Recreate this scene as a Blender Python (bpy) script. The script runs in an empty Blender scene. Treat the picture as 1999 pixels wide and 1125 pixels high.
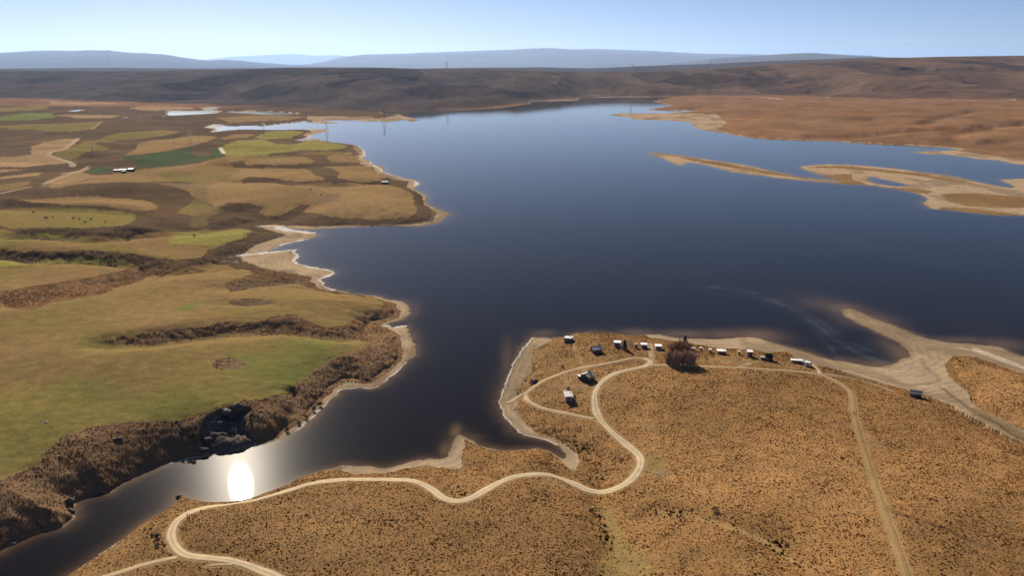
import bpy, math, random
import numpy as np
from mathutils import Vector, Matrix

# ---------------------------------------------------------------- camera
SC = bpy.context.scene
COL = SC.collection
HC = 120.0                                   # flying height above the lake
FPX = 1569.0                                 # focal length in pixels of a 1999 wide frame
PITCH = math.atan((562.5 - 125.0) / FPX)
cam_d = bpy.data.cameras.new("camera")
cam_d.sensor_width = 36.0
cam_d.lens = 36.0 * FPX / 1999.0
cam_d.clip_start = 1.0
cam_d.clip_end = 120000.0
cam = bpy.data.objects.new("camera", cam_d)
COL.objects.link(cam)
cam.location = (0, 0, HC)
cam.rotation_euler = (math.pi / 2 - PITCH, 0, 0)
SC.camera = cam

# ---------------------------------------------------------------- light
SUN_EL = math.radians(27.8)
SUN_AZ = math.radians(-20.6)                 # from +Y, negative = towards -X
sd = Vector((math.sin(SUN_AZ) * math.cos(SUN_EL), math.cos(SUN_AZ) * math.cos(SUN_EL), math.sin(SUN_EL)))
world = bpy.data.worlds.new("World")
SC.world = world
world.use_nodes = True
wn = world.node_tree
wn.nodes.clear()
w_out = wn.nodes.new("ShaderNodeOutputWorld")
w_bg = wn.nodes.new("ShaderNodeBackground")
w_bg.inputs["Strength"].default_value = 0.05
w_sky = wn.nodes.new("ShaderNodeTexSky")
w_sky.sky_type = 'NISHITA'
w_sky.sun_disc = False
w_sky.sun_elevation = SUN_EL
w_sky.sun_rotation = SUN_AZ
w_sky.altitude = 1200
w_sky.air_density = 0.55
w_sky.dust_density = 0.4
w_sky.ozone_density = 3.5


def clouds():
    """a few thin far clouds low over the ridges, by direction in the sky"""
    N, L = wn.nodes, wn.links
    tc = N.new("ShaderNodeTexCoord")
    sep = N.new("ShaderNodeSeparateXYZ")
    L.new(tc.outputs["Generated"], sep.inputs[0])

    def m(op, a, b=None):
        n = N.new("ShaderNodeMath")
        n.operation = op
        for i, v in enumerate((a, b)):
            if v is None:
                continue
            if isinstance(v, (int, float)):
                n.inputs[i].default_value = v
            else:
                L.new(v, n.inputs[i])
        return n.outputs[0]
    u = m('DIVIDE', sep.outputs[0], sep.outputs[1])
    e = m('DIVIDE', sep.outputs[2], sep.outputs[1])
    noi = N.new("ShaderNodeTexNoise")
    mp = N.new("ShaderNodeMapping")
    mp.inputs["Scale"].default_value = (14, 14, 160)
    L.new(tc.outputs["Generated"], mp.inputs[0])
    L.new(mp.outputs[0], noi.inputs["Vector"])
    noi.inputs["Scale"].default_value = 4
    noi.inputs["Detail"].default_value = 5
    tot = None
    for (cu, ce, su, se, amp) in ((-.142, .0195, .012, .0016, .5), (.016, .0245, .02, .0022, .55), (.47, .027, .05, .0013, .4),
                                  (-.098, .0185, .02, .0016, .4), (.05, .024, .012, .0018, .5), (.235, .019, .03, .002, .3)):
        a = m('POWER', m('DIVIDE', m('SUBTRACT', u, cu), su), 2)
        b = m('POWER', m('DIVIDE', m('SUBTRACT', e, ce), se), 2)
        g = m('MULTIPLY', m('EXPONENT', m('MULTIPLY', m('ADD', a, b), -1)), amp)
        tot = g if tot is None else m('ADD', tot, g)
    f = m('MULTIPLY', tot, m('ADD', m('MULTIPLY', noi.outputs["Fac"], 1.6), -0.1))
    f = m('MULTIPLY', f, m('GREATER_THAN', sep.outputs[1], 0.2))
    f = m('MINIMUM', m('MAXIMUM', f, 0), 0.8)
    mix = N.new("ShaderNodeMixRGB")
    L.new(f, mix.inputs[0])
    L.new(w_sky.outputs[0], mix.inputs[1])
    mix.inputs[2].default_value = (11.5, 12, 12.6, 1)
    wb = N.new("ShaderNodeMixRGB")                 # camera white balance, slightly magenta
    wb.blend_type = 'MULTIPLY'
    wb.inputs[0].default_value = 1
    wb.inputs[2].default_value = (1.0, .915, .95, 1)
    L.new(mix.outputs[0], wb.inputs[1])
    L.new(wb.outputs[0], w_bg.inputs["Color"])


clouds()
wn.links.new(w_bg.outputs[0], w_out.inputs["Surface"])
sun_d = bpy.data.lights.new("sun", 'SUN')
sun_d.energy = 5.0
sun_d.angle = math.radians(0.53)
sun_d.color = (1.0, 0.93, 0.82)
sun = bpy.data.objects.new("sun", sun_d)
COL.objects.link(sun)
sun.rotation_euler = sd.to_track_quat('Z', 'Y').to_euler()
SC.view_settings.view_transform = 'Standard'
SC.view_settings.look = 'None'
SC.view_settings.exposure = 0.75
SC.view_settings.gamma = 1
SC.render.engine = 'CYCLES'
SC.cycles.max_bounces = 6
SC.cycles.transparent_max_bounces = 8
SC.cycles.volume_bounces = 0
SC.cycles.caustics_reflective = False
SC.cycles.caustics_refractive = False

RNG = np.random.default_rng(7)
random.seed(7)


# ---------------------------------------------------------------- helpers
def structure(o, kind="structure"):
    o["kind"] = kind
    return o


def tag(o, label, cat, group=None):
    o["label"] = label
    o["category"] = cat
    if group:
        o["group"] = group
    return o


def empty(name, loc, rz, label, cat, group=None):
    o = bpy.data.objects.new(name, None)
    o.empty_display_size = 0.5
    COL.objects.link(o)
    o.location = loc
    o.rotation_euler = (0, 0, rz)
    return tag(o, label, cat, group)


def arr_mesh(name, co, faces, mat=None, smooth=False, cols=None):
    """mesh from numpy arrays; faces is (n,3) or (n,4)"""
    me = bpy.data.meshes.new(name)
    co = np.ascontiguousarray(co, dtype=np.float32)
    faces = np.ascontiguousarray(faces, dtype=np.int32)
    k = faces.shape[1]
    me.vertices.add(len(co))
    me.vertices.foreach_set("co", co.ravel())
    me.loops.add(faces.size)
    me.loops.foreach_set("vertex_index", faces.ravel())
    me.polygons.add(len(faces))
    me.polygons.foreach_set("loop_start", np.arange(0, faces.size, k, dtype=np.int32))
    if smooth:
        me.polygons.foreach_set("use_smooth", np.ones(len(faces), dtype=bool))
    me.update(calc_edges=True)
    if cols is not None:
        a = me.attributes.new("Col", 'FLOAT_COLOR', 'POINT')
        a.data.foreach_set("color", np.ascontiguousarray(cols, dtype=np.float32).ravel())
    if mat:
        me.materials.append(mat)
    o = bpy.data.objects.new(name, me)
    COL.objects.link(o)
    return o


class MB:
    """collects boxes, prisms and tubes into one mesh"""

    def __init__(s):
        s.v, s.f = [], []

    def add(s, vs, fs, M=None):
        b = len(s.v)
        for p in vs:
            s.v.append(tuple(M @ Vector(p)) if M else tuple(p))
        s.f += [tuple(b + i for i in q) for q in fs]
        return s

    def box(s, x0, y0, z0, x1, y1, z1, M=None):
        vs = [(x0, y0, z0), (x1, y0, z0), (x1, y1, z0), (x0, y1, z0), (x0, y0, z1), (x1, y0, z1), (x1, y1, z1), (x0, y1, z1)]
        return s.add(vs, [(3, 2, 1, 0), (4, 5, 6, 7), (0, 1, 5, 4), (1, 2, 6, 5), (2, 3, 7, 6), (3, 0, 4, 7)], M)

    def tube(s, a, b, ra, rb, n=6):
        a, b = Vector(a), Vector(b)
        d = (b - a).normalized()
        x = d.orthogonal().normalized()
        y = d.cross(x)
        vs = []
        for c, r in ((a, ra), (b, rb)):
            for i in range(n):
                t = 2 * math.pi * i / n
                vs.append(c + x * r * math.cos(t) + y * r * math.sin(t))
        fs = [(i, (i + 1) % n, n + (i + 1) % n, n + i) for i in range(n)] + [tuple(range(n - 1, -1, -1)), tuple(range(n, 2 * n))]
        return s.add(vs, fs)

    def lathe(s, prof, n=10, M=None):
        vs = [(r * math.cos(2 * math.pi * i / n), r * math.sin(2 * math.pi * i / n), z) for r, z in prof for i in range(n)]
        fs = [(j * n + i, j * n + (i + 1) % n, (j + 1) * n + (i + 1) % n, (j + 1) * n + i) for j in range(len(prof) - 1) for i in range(n)]
        fs += [tuple(range(n - 1, -1, -1)), tuple((len(prof) - 1) * n + i for i in range(n))]
        return s.add(vs, fs, M)

    def build(s, name, mat, parent=None, smooth=False):
        me = bpy.data.meshes.new(name)
        me.from_pydata(s.v, [], s.f)
        me.materials.append(mat)
        if smooth:
            for p in me.polygons:
                p.use_smooth = True
        o = bpy.data.objects.new(name, me)
        COL.objects.link(o)
        if parent:
            o.parent = parent
        return o


# ---------------------------------------------------------------- noise (numpy)
def _hash(ix, iy, seed):
    h = (ix.astype(np.int64) * 374761393 + iy.astype(np.int64) * 668265263 + seed * 1442695041) & 0xFFFFFFFF
    h = ((h ^ (h >> 13)) * 1274126177) & 0xFFFFFFFF
    return ((h ^ (h >> 16)) & 0xFFFF).astype(np.float32) / 65535.0


def vnoise(x, y, seed=0):
    ix, iy = np.floor(x), np.floor(y)
    fx, fy = (x - ix).astype(np.float32), (y - iy).astype(np.float32)
    fx = fx * fx * (3 - 2 * fx)
    fy = fy * fy * (3 - 2 * fy)
    a = _hash(ix, iy, seed)
    b = _hash(ix + 1, iy, seed)
    c = _hash(ix, iy + 1, seed)
    d = _hash(ix + 1, iy + 1, seed)
    return (a + (b - a) * fx) * (1 - fy) + (c + (d - c) * fx) * fy


def fbm(x, y, sc, oct=4, seed=0, gain=.5):
    t, a, n = 0, 1.0, 0
    for i in range(oct):
        f = 2.03 ** i / sc
        ca, sa = math.cos(i * 1.1 + seed), math.sin(i * 1.1 + seed)
        t = t + a * vnoise((x * ca - y * sa) * f + 17.3 * i, (x * sa + y * ca) * f - 9.1 * i, seed + i * 13)
        n += a
        a *= gain
    return t / n


def ridged(x, y, sc, oct=4, seed=0, gain=.5):
    t, a, n = 0, 1.0, 0
    for i in range(oct):
        f = 2.03 ** i / sc
        ca, sa = math.cos(i * .7 + seed), math.sin(i * .7 + seed)
        v = 1 - np.abs(2 * vnoise((x * ca - y * sa) * f + 7.3 * i, (x * sa + y * ca) * f - 3.1 * i, seed + i * 13) - 1)
        t = t + a * v
        n += a
        a *= gain
    return t / n


def sstep(a, b, x):
    t = np.clip((x - a) / (b - a), 0, 1)
    return t * t * (3 - 2 * t)


# ---------------------------------------------------------------- photograph geometry: sight lines
CP, SP = math.cos(PITCH), math.sin(PITCH)


def sight(px, py):
    """(u, k): sideways and downward slope per metre of depth"""
    dx = (np.asarray(px, float) - 999.5) / FPX
    dy = (np.asarray(py, float) - 562.5) / FPX
    den = CP - dy * SP
    return dx / den, (SP + dy * CP) / den


def flat(pts, z=0.0):
    """points on a level plane"""
    p = np.asarray(pts, float)
    u, k = sight(p[:, 0], p[:, 1])
    k = np.maximum(k, 0.012)
    Y = (HC - z) / k
    return np.stack([u * Y, Y], 1)
# ---------------------------------------------------------------- traced outlines (lake level)
LAKE = [(-400, 1200), (0, 1079), (25, 1065), (46, 1056), (80, 1041), (123, 1031), (146, 1012), (144, 995), (150, 982), (172, 973), (196, 967), (215, 964), (239, 949), (276, 930), (307, 915), (336, 903),
(362, 897), (396, 894), (411, 890), (423, 889), (446, 887), (477, 880), (492, 873), (500, 870), (523, 867), (544, 861), (572, 846), (590, 835), (609, 818), (627, 800), (645, 783), (656, 774), (661, 763), (677, 759),
(701, 759), (720, 759), (736, 755), (749, 747), (768, 733), (779, 720), (795, 707), (812, 692), (808, 677), (803, 653), (795, 643), (791, 637), (773, 639), (760, 639), (755, 633), (768, 628), (784, 624), (797, 616),
(801, 605), (797, 595), (787, 589), (773, 587), (752, 584), (739, 579), (707, 575), (683, 573), (667, 569), (648, 566), (631, 559), (624, 550), (628, 544), (641, 540), (652, 533), (641, 528), (620, 524), (593, 520),
(577, 516), (573, 511), (579, 501), (575, 488), (553, 490), (527, 493), (503, 496), (524, 489), (540, 481), (553, 477), (575, 473), (601, 467), (625, 460), (623, 457), (607, 455), (583, 452), (560, 449), (540, 446), (556, 443),
(569, 446), (591, 448), (623, 447), (655, 445), (687, 444), (719, 442), (753, 441), (793, 441), (820, 441), (844, 439), (860, 433), (873, 423), (877, 417), (868, 412), (847, 404), (836, 400), (833, 391), (831, 380), (817, 373),
(807, 369), (813, 363), (816, 357), (812, 351), (792, 349), (771, 343), (748, 334), (745, 325), (730, 322), (719, 315), (709, 306), (710, 295), (701, 287), (693, 282), (667, 280), (641, 276), (626, 273), (622, 270), (607, 271),
(589, 275), (580, 273), (600, 270), (610, 263), (620, 260), (643, 255), (631, 252), (584, 253), (545, 254), (500, 253), (462, 252.5), (430, 256), (415, 258), (425, 252), (412, 249), (425, 244.5), (450, 247), (487, 245), (514, 246.5),
(545, 242.6), (576, 240), (592, 237.5), (615, 241), (640, 241), (667, 241), (652, 238), (622, 235.5), (660, 234.5), (698, 235), (706, 237), (740, 237), (761, 238), (790, 233.5), (803, 238), (816, 235), (805, 229.6), (790, 227), (779, 222.6),
(760, 222), (745, 220), (770, 219), (805, 218), (839, 215.5), (870, 216.6), (907, 215), (935, 213), (970, 211), (1008, 206.5), (1037, 202.5), (1032, 197.5), (1087, 196.5), (1130, 195.5), (1127, 192), (1140, 190.5), (1175, 189.5), (1212, 189.2), (1265, 188.6), (1317, 188.8),
(1300, 192), (1275, 197.5), (1295, 202), (1310, 205), (1300, 208), (1275, 211), (1257, 214), (1275, 214.8), (1325, 216), (1357, 215.5), (1345, 218), (1300, 220.5), (1250, 221), (1212, 221), (1185, 224), (1207, 227), (1230, 229), (1234, 232.5),
(1262, 234), (1292, 234.5), (1325, 237), (1355, 238), (1346, 242), (1357, 247.5), (1362, 251), (1380, 256), (1405, 259), (1437, 264), (1450, 267.5), (1500, 272), (1548, 273.5), (1634, 276), (1660, 278.5), (1724, 282), (1788, 285), (1836, 288), (1874, 291),
(1849, 294), (1782, 295.5), (1777, 297), (1814, 301), (1868, 304), (1910, 310.5), (1948, 313), (1970, 318.5), (1999, 322), (2300, 338), (2300, 356), (1999, 349), (1951, 350), (1961, 356), (1983, 365), (1975, 367), (1942, 362), (1907, 355), (1874, 346), (1820, 338), (1756, 330),
(1705, 325), (1654, 321), (1612, 321), (1580, 323), (1562, 327), (1583, 336), (1606, 344), (1638, 352), (1612, 350.5), (1564, 346), (1526, 337), (1500, 332), (1450, 321), (1400, 314), (1350, 306), (1312, 301), (1282, 298), (1262, 299), (1280, 304), (1295, 310),
(1310, 317.5), (1327, 323), (1337, 321), (1345, 317), (1362, 319), (1390, 326), (1425, 335), (1462, 340.5), (1500, 345.5), (1548, 350.5), (1596, 355), (1654, 360), (1705, 362.5), (1750, 370), (1794, 379), (1814, 389), (1801, 397), (1817, 408), (1852, 410), (1900, 416), (1948, 420), (1999, 421),
(2400, 440), (2400, 800), (1999, 697), (1962, 681), (1931, 674.6), (1906, 672), (1875, 671), (1844, 668), (1814, 662), (1767, 643.6), (1721, 626.6), (1677, 609.5), (1659, 603), (1645, 606), (1649, 617), (1677, 634), (1721, 653), (1752, 668), (1773, 684), (1776, 696), (1752, 709),
(1721, 718), (1690, 715), (1659, 709), (1615, 702), (1597, 696), (1566, 685), (1529, 675), (1504, 667), (1482, 661), (1442, 659), (1420, 661), (1392, 663), (1346, 662), (1320, 660), (1290, 654), (1267, 653.5), (1233, 656), (1194, 652), (1158, 649), (1126, 651), (1103, 657), (1077, 660), (1043, 659),
(1025, 675), (1009, 698), (991, 737), (978, 776), (977, 794), (983, 812), (992, 824), (1012, 844), (1035, 855), (1068, 861), (1087, 869), (1105, 886), (1107, 896), (1100, 898), (1087, 890), (1068, 880), (1050, 876.6), (1013, 879), (976, 879), (949, 875), (927, 866), (909, 853.6), (894, 848), (886, 860), (878, 881),
(872, 895), (860, 898), (829, 897), (793, 906), (753, 915), (707, 911), (670, 909), (633, 919.6), (584, 935), (547, 953), (516, 964), (486, 976), (446, 981), (400, 979), (365, 972), (350, 965.6), (340, 979), (325, 995), (276, 1025), (230, 1059), (184, 1090), (153, 1111), (135, 1125), (20, 1200), (-150, 1300), (-500, 1300)]
PONDS = [[(325, 224), (332, 216), (370, 216.4), (400, 215.6), (395, 210), (422, 207.6), (425, 210), (415, 214), (432, 217.5), (420, 221), (375, 224), (337, 225.5)],
         [(440, 218.5), (480, 216.8), (527, 218), (579, 221.5), (558, 225), (506, 223), (480, 221)],
         [(1690, 346), (1708, 346), (1743, 354), (1778, 363), (1750, 364), (1705, 357)],
         [(136, 217), (160, 213.5), (162, 215), (140, 218.5)]]
# beach flats: between the water and these inland lines (rings)
FLATS = [
 [(1030, 652), (1082, 654), (1077, 661), (1059, 675), (1041, 682), (1035, 703), (1038, 724), (1025, 740), (1007, 758), (1018, 772), (1007, 795), (1015, 812), (1028, 828), (1050, 846), (1075, 852), (1102, 863), (1127, 884), (1131, 897), (1124, 918), (1105, 908), (1090, 885), (1040, 862), (980, 835), (960, 790), (985, 720)],
 [(906, 845), (906, 873), (900, 893), (904, 909), (894, 915), (860, 912), (829, 906), (753, 920), (694, 923), (655, 914), (700, 905), (860, 885), (885, 840)],
 [(1264, 645), (1267, 659), (1316, 664.5), (1346, 669), (1392, 675.5), (1449, 680), (1487, 684), (1506, 686), (1535, 683), (1552, 694), (1582, 706.5), (1615, 713), (1659, 729), (1721, 747), (1770, 760), (1813, 773), (1860, 794), (1903, 821), (1955, 851), (1999, 872), (2300, 1010), (2300, 930), (1999, 843), (1937, 811), (1900, 789), (1885, 761), (1866, 746), (1854, 733), (1844, 715), (1848, 699), (1875, 693), (1906, 696), (1937, 709), (1968, 719), (1999, 729), (2400, 850), (2400, 760), (1999, 690), (1900, 660), (1660, 590), (1600, 600), (1700, 690), (1600, 680), (1470, 640)],
 [(470, 497), (500, 477), (560, 458), (500, 440), (530, 437), (580, 440), (640, 441), (720, 438), (800, 437), (845, 430), (852, 417), (846, 408), (838, 398), (900, 400), (890, 450), (640, 455), (640, 470), (590, 500), (600, 515), (660, 520), (665, 540), (640, 550), (660, 566), (625, 562), (605, 548), (610, 539), (560, 532), (520, 524), (475, 509)],
 [(805, 345), (780, 345), (800, 352), (792, 366), (830, 368)],
 [(640, 252), (600, 252), (605, 258), (590, 262), (600, 266), (598, 276), (640, 276), (650, 255)],
 [(745, 634), (752, 626), (775, 620), (783, 605), (775, 592), (755, 585), (790, 583), (815, 600), (800, 640), (835, 690), (790, 725), (745, 762), (700, 770), (662, 772), (600, 850), (545, 870), (500, 876), (520, 862), (560, 848), (590, 825), (630, 780), (652, 755), (675, 743), (715, 748), (735, 742), (760, 722), (787, 695), (784, 675), (782, 655), (768, 645)],
 [(1185, 215), (1400, 225), (1420, 240), (1400, 252), (1440, 263), (1340, 262), (1180, 240)],
 [(700, 238), (790, 240), (825, 240), (815, 225), (780, 220), (770, 226), (740, 232), (690, 230), (650, 228), (600, 229), (620, 242), (690, 243)],
 [(700, 280), (690, 290), (700, 300), (700, 318), (728, 326), (740, 338), (770, 350), (790, 352), (830, 352), (720, 285)],
 [(1250, 290), (1400, 305), (1500, 318), (1700, 315), (1900, 345), (1999, 352), (2380, 360), (2380, 445), (1900, 430), (1790, 400), (1780, 385), (1500, 360), (1300, 330)],
 [(1780, 288), (1860, 292), (1930, 303), (1999, 312), (2300, 330), (2300, 345), (1999, 325), (1900, 315), (1770, 300)],
]
# islands keep a low profile; brown low turf on their middles
ISLE_TURF = [[(1575, 325), (1612, 322), (1700, 327), (1800, 338), (1907, 357), (1970, 366), (1900, 358), (1780, 341), (1690, 332), (1620, 327)],
             [(1606, 340), (1660, 338), (1670, 350), (1700, 360), (1780, 367), (1825, 372), (1810, 376), (1740, 368), (1650, 358)],
             [(1840, 378), (1900, 376), (1999, 385), (2300, 400), (2300, 420), (1999, 405), (1950, 404), (1880, 400), (1850, 392)],
             [(1830, 402), (1880, 403), (1990, 416), (2300, 430), (1999, 421), (1900, 414), (1840, 408)],
             [(1300, 300), (1400, 315), (1500, 333), (1600, 350), (1500, 338), (1400, 321), (1340, 309)]]
# shoreline glint and sky glare lines, painted pale into the ground colour
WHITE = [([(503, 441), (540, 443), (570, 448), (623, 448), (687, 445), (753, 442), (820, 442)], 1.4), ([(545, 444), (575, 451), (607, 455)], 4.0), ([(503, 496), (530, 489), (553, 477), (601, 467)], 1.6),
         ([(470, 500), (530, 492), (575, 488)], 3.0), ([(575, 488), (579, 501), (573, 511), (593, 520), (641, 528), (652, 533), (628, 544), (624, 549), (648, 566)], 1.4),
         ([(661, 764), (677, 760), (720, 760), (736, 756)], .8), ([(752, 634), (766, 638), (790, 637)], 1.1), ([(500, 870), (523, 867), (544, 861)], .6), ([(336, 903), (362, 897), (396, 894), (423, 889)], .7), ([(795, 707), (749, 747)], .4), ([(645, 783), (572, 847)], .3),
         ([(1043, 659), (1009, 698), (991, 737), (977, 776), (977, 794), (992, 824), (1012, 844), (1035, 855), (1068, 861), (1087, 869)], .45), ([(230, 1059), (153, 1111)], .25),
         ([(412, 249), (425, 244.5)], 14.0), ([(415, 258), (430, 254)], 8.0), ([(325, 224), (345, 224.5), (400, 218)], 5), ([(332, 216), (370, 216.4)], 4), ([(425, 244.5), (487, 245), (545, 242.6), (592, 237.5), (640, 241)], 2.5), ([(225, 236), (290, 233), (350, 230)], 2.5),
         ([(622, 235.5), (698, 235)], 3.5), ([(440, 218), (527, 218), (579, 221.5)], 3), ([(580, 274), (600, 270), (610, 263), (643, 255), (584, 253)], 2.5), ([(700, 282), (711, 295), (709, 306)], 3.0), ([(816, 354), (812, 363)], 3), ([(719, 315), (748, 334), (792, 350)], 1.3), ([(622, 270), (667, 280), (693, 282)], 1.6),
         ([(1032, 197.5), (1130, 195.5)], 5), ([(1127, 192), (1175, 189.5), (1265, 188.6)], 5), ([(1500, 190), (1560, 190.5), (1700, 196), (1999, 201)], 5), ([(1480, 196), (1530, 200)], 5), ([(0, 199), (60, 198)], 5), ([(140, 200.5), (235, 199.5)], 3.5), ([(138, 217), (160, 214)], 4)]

# ---------------------------------------------------------------- ground grid (regular in depth, dense near)
NU = 1880
UMAX = 1.0
us = np.linspace(-UMAX, UMAX, NU)
py_ = np.concatenate([np.arange(1480.0, 1200.0, -3), np.arange(1200.0, 199.0, -1.15)])
_, k_ = sight(np.zeros_like(py_), py_)
ys = HC / k_
ys = np.concatenate([ys, np.arange(ys[-1] + 7.5, 5400, 7.5), np.array([5450, 5600, 6000, 7000, 9000, 13000, 20000, 30000, 44000.])])
NR = len(ys)
GX = (us[None, :] * ys[:, None]).astype(np.float32)
GY = np.repeat(ys[:, None], NU, 1).astype(np.float32)
GU = np.repeat(us[None, :].astype(np.float32), NR, 0)
PIX = (ys / 804.0).astype(np.float32)[:, None]          # about one picture element, metres


def rows_cols(x0, x1, y0, y1):
    r0, r1 = np.searchsorted(ys, [y0, y1])
    yl, yh = max(y0, ys[0]), max(y1, ys[0] + 1)
    a = [x0 / yl, x0 / yh, x1 / yl, x1 / yh]
    c0, c1 = np.searchsorted(us, [min(a), max(a)])
    return slice(max(r0 - 1, 0), r1 + 1), slice(max(c0 - 1, 0), c1 + 1)


def inside(poly, X=None, Y=None):
    """even-odd test, on the grid or on given arrays"""
    p = np.asarray(poly, float)
    if X is None:
        rs, cs = rows_cols(p[:, 0].min(), p[:, 0].max(), p[:, 1].min(), p[:, 1].max())
        out = np.zeros((NR, NU), bool)
        out[rs, cs] = inside(poly, WX[rs, cs], WY[rs, cs])
        return out
    res = np.zeros(X.shape, bool)
    n = len(p)
    for i in range(n):
        (xa, ya), (xb, yb) = p[i], p[(i + 1) % n]
        if ya == yb:
            continue
        c = (ya > Y) != (yb > Y)
        res ^= c & (X < (xb - xa) * (Y - ya) / (yb - ya) + xa)
    return res


def dist_lines(lines, R, closed=False, want_t=False, X=None, Y=None):
    """distance to polylines clipped at R, on the warped grid (or the given grid arrays)"""
    X = WX if X is None else X
    Y = WY if Y is None else Y
    D = np.full((NR, NU), R, np.float32)
    for ln in lines:
        p = np.asarray(ln, np.float32)
        n = len(p)
        for i in range(n if closed else n - 1):
            a, b = p[i], p[(i + 1) % n]
            rs, cs = rows_cols(min(a[0], b[0]) - R, max(a[0], b[0]) + R, min(a[1], b[1]) - R, max(a[1], b[1]) + R)
            x, y = X[rs, cs] - a[0], Y[rs, cs] - a[1]
            if x.size == 0:
                continue
            dx, dy = b - a
            L = dx * dx + dy * dy + 1e-9
            t = np.clip((x * dx + y * dy) / L, 0, 1)
            d = np.sqrt((x - t * dx) ** 2 + (y - t * dy) ** 2)
            D[rs, cs] = np.minimum(D[rs, cs], d)
    return D


def dense(p, step=12):
    """resample with Catmull-Rom so traced lines run smoothly"""
    p = np.asarray(p, float)
    q = np.vstack([2 * p[0] - p[1], p, 2 * p[-1] - p[-2]])
    out = []
    for i in range(1, len(q) - 2):
        n = max(2, int(np.linalg.norm(q[i + 1] - q[i]) / step))
        for t in np.linspace(0, 1, n, endpoint=False):
            out.append(.5 * (2 * q[i] + (q[i + 1] - q[i - 1]) * t + (2 * q[i - 1] - 5 * q[i] + 4 * q[i + 1] - q[i + 2]) * t * t + (3 * q[i] - q[i - 1] - 3 * q[i + 1] + q[i + 2]) * t ** 3))
    out.append(q[-2])
    return np.array(out)


# domain warp gives every traced outline a natural ragged edge
w1 = fbm(GX, GY, 14, 3, 3) - .5
w2 = fbm(GX, GY, 14, 3, 8) - .5
wamp = np.clip(GY / 160, 1.2, 9)
wf = np.clip(GY / 260, .5, 2.2) * (1 - sstep(600, 1000, GY))
WX = GX + w1 * wamp + (fbm(GX, GY, 3.2, 2, 13) - .5) * 1.3 * wf
WY = GY + w2 * wamp * 1.5 + (fbm(GX, GY, 3.2, 2, 17) - .5) * 1.6 * wf
lake_w = flat(LAKE)
ponds_w = [flat(p) for p in PONDS]
WATER = inside(lake_w)
for p in ponds_w:
    WATER |= inside(p)
R_SH = 420.0
d_sh = dist_lines([lake_w] + ponds_w, R_SH, closed=True)
flats_w = [flat(p, 1.0) for p in FLATS]
FLAT = np.zeros((NR, NU), bool)
for p in flats_w:
    FLAT |= inside(p)
FLAT &= ~WATER
d_fl = dist_lines(flats_w, 300.0, closed=True)

# plateau control points: px, py, plateau height, rise length, natural beach width
CTRL = [(60, 900, 11, 15, .5), (200, 900, 10, 15, .5), (330, 850, 10, 16, .8), (430, 840, 11, 9, .3), (520, 820, 8, 14, 3), (650, 740, 6, 16, 3), (760, 670, 5, 12, 3), (300, 700, 12, 30, 2), (700, 600, 6, 20, 3), (500, 580, 9, 40, 3), (100, 650, 13, 50, 2), (500, 500, 6, 40, 3),
        (250, 480, 11, 60, 3), (100, 430, 11, 90, 3), (700, 400, 8, 25, 4), (450, 400, 9, 60, 4), (650, 310, 8, 45, 5), (300, 300, 9, 90, 5), (100, 250, 8, 150, 6), (400, 230, 3, 80, 6), (700, 228, 3, 30, 8),
        (1150, 690, 4, 16, 1), (1100, 800, 4.5, 16, 1), (1300, 680, 4, 18, 1), (1450, 690, 3.5, 15, 2), (1600, 740, 4, 25, 2), (1750, 740, 1.5, 40, 3), (1900, 740, 5.5, 10, 2), (1750, 900, 9, 70, 2), (1400, 850, 8, 60, 2),
        (1000, 900, 3.5, 12, .8), (1150, 930, 5, 22, .8), (900, 950, 5, 15, .8), (1100, 1080, 10, 60, 1), (600, 1000, 7, 20, .8), (300, 1060, 5, 12, .6), (700, 1100, 11, 50, 1), (450, 1100, 8, 25, .6), (1500, 1050, 13, 90, 1), (1850, 1050, 16, 100, 1),
        (1700, 345, 2.2, 20, 6), (1900, 380, 2.2, 25, 10), (1400, 318, 1.6, 10, 6), (1300, 228, 3, 40, 8), (1500, 250, 9, 60, 8), (1750, 250, 14, 130, 8), (1950, 260, 15, 140, 8), (1950, 310, 4, 40, 14), (1600, 215, 11, 200, 8), (1950, 215, 9, 200, 8), (1000, 200, 6, 100, 4)]
cw = np.array(CTRL, float)
cu, ck = sight(cw[:, 0], cw[:, 1])
cl = np.log(HC / ck)
num = np.zeros((3, NR, NU), np.float32)
den = np.full((NR, NU), 1e-9, np.float32)
lY = np.log(GY)
for i in range(len(cw)):
    q = ((GU - cu[i]) / .085) ** 2 + ((lY - cl[i]) / .12) ** 2
    w = np.exp(-np.sqrt(q) * 1.5) + 1e-7
    den += w
    for j in range(3):
        num[j] += w * cw[i, 2 + j]
PLAT, RISE, BW = num / den
del num, den
nlow = fbm(GX, GY, 120, 3, 21) - .5
d_up = np.where(FLAT, 0, np.minimum(d_sh, d_fl))                # how far inside the grassed upland
BW = BW * (.6 + .8 * fbm(GX, GY, 30, 2, 5))
SAND = FLAT | (d_sh < BW)
up = np.maximum(d_up - BW, 0)
upl = 1 - np.exp(-up / RISE)
Hb = np.minimum(.05 * d_sh, .25 + .02 * d_sh)
Hb = np.minimum(Hb, 2.2)
und = nlow * np.clip(GY / 90, 1.5, 9) + (fbm(GX, GY, 62, 2, 25) - .5) * 5.0
H = Hb + np.where(SAND, 0, .35 * np.clip(up / .8, 0, 1) + PLAT * upl + und * upl ** 2)
H = np.where(WATER, -np.minimum(.12 * d_sh, 2.5), H).astype(np.float32)

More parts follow.
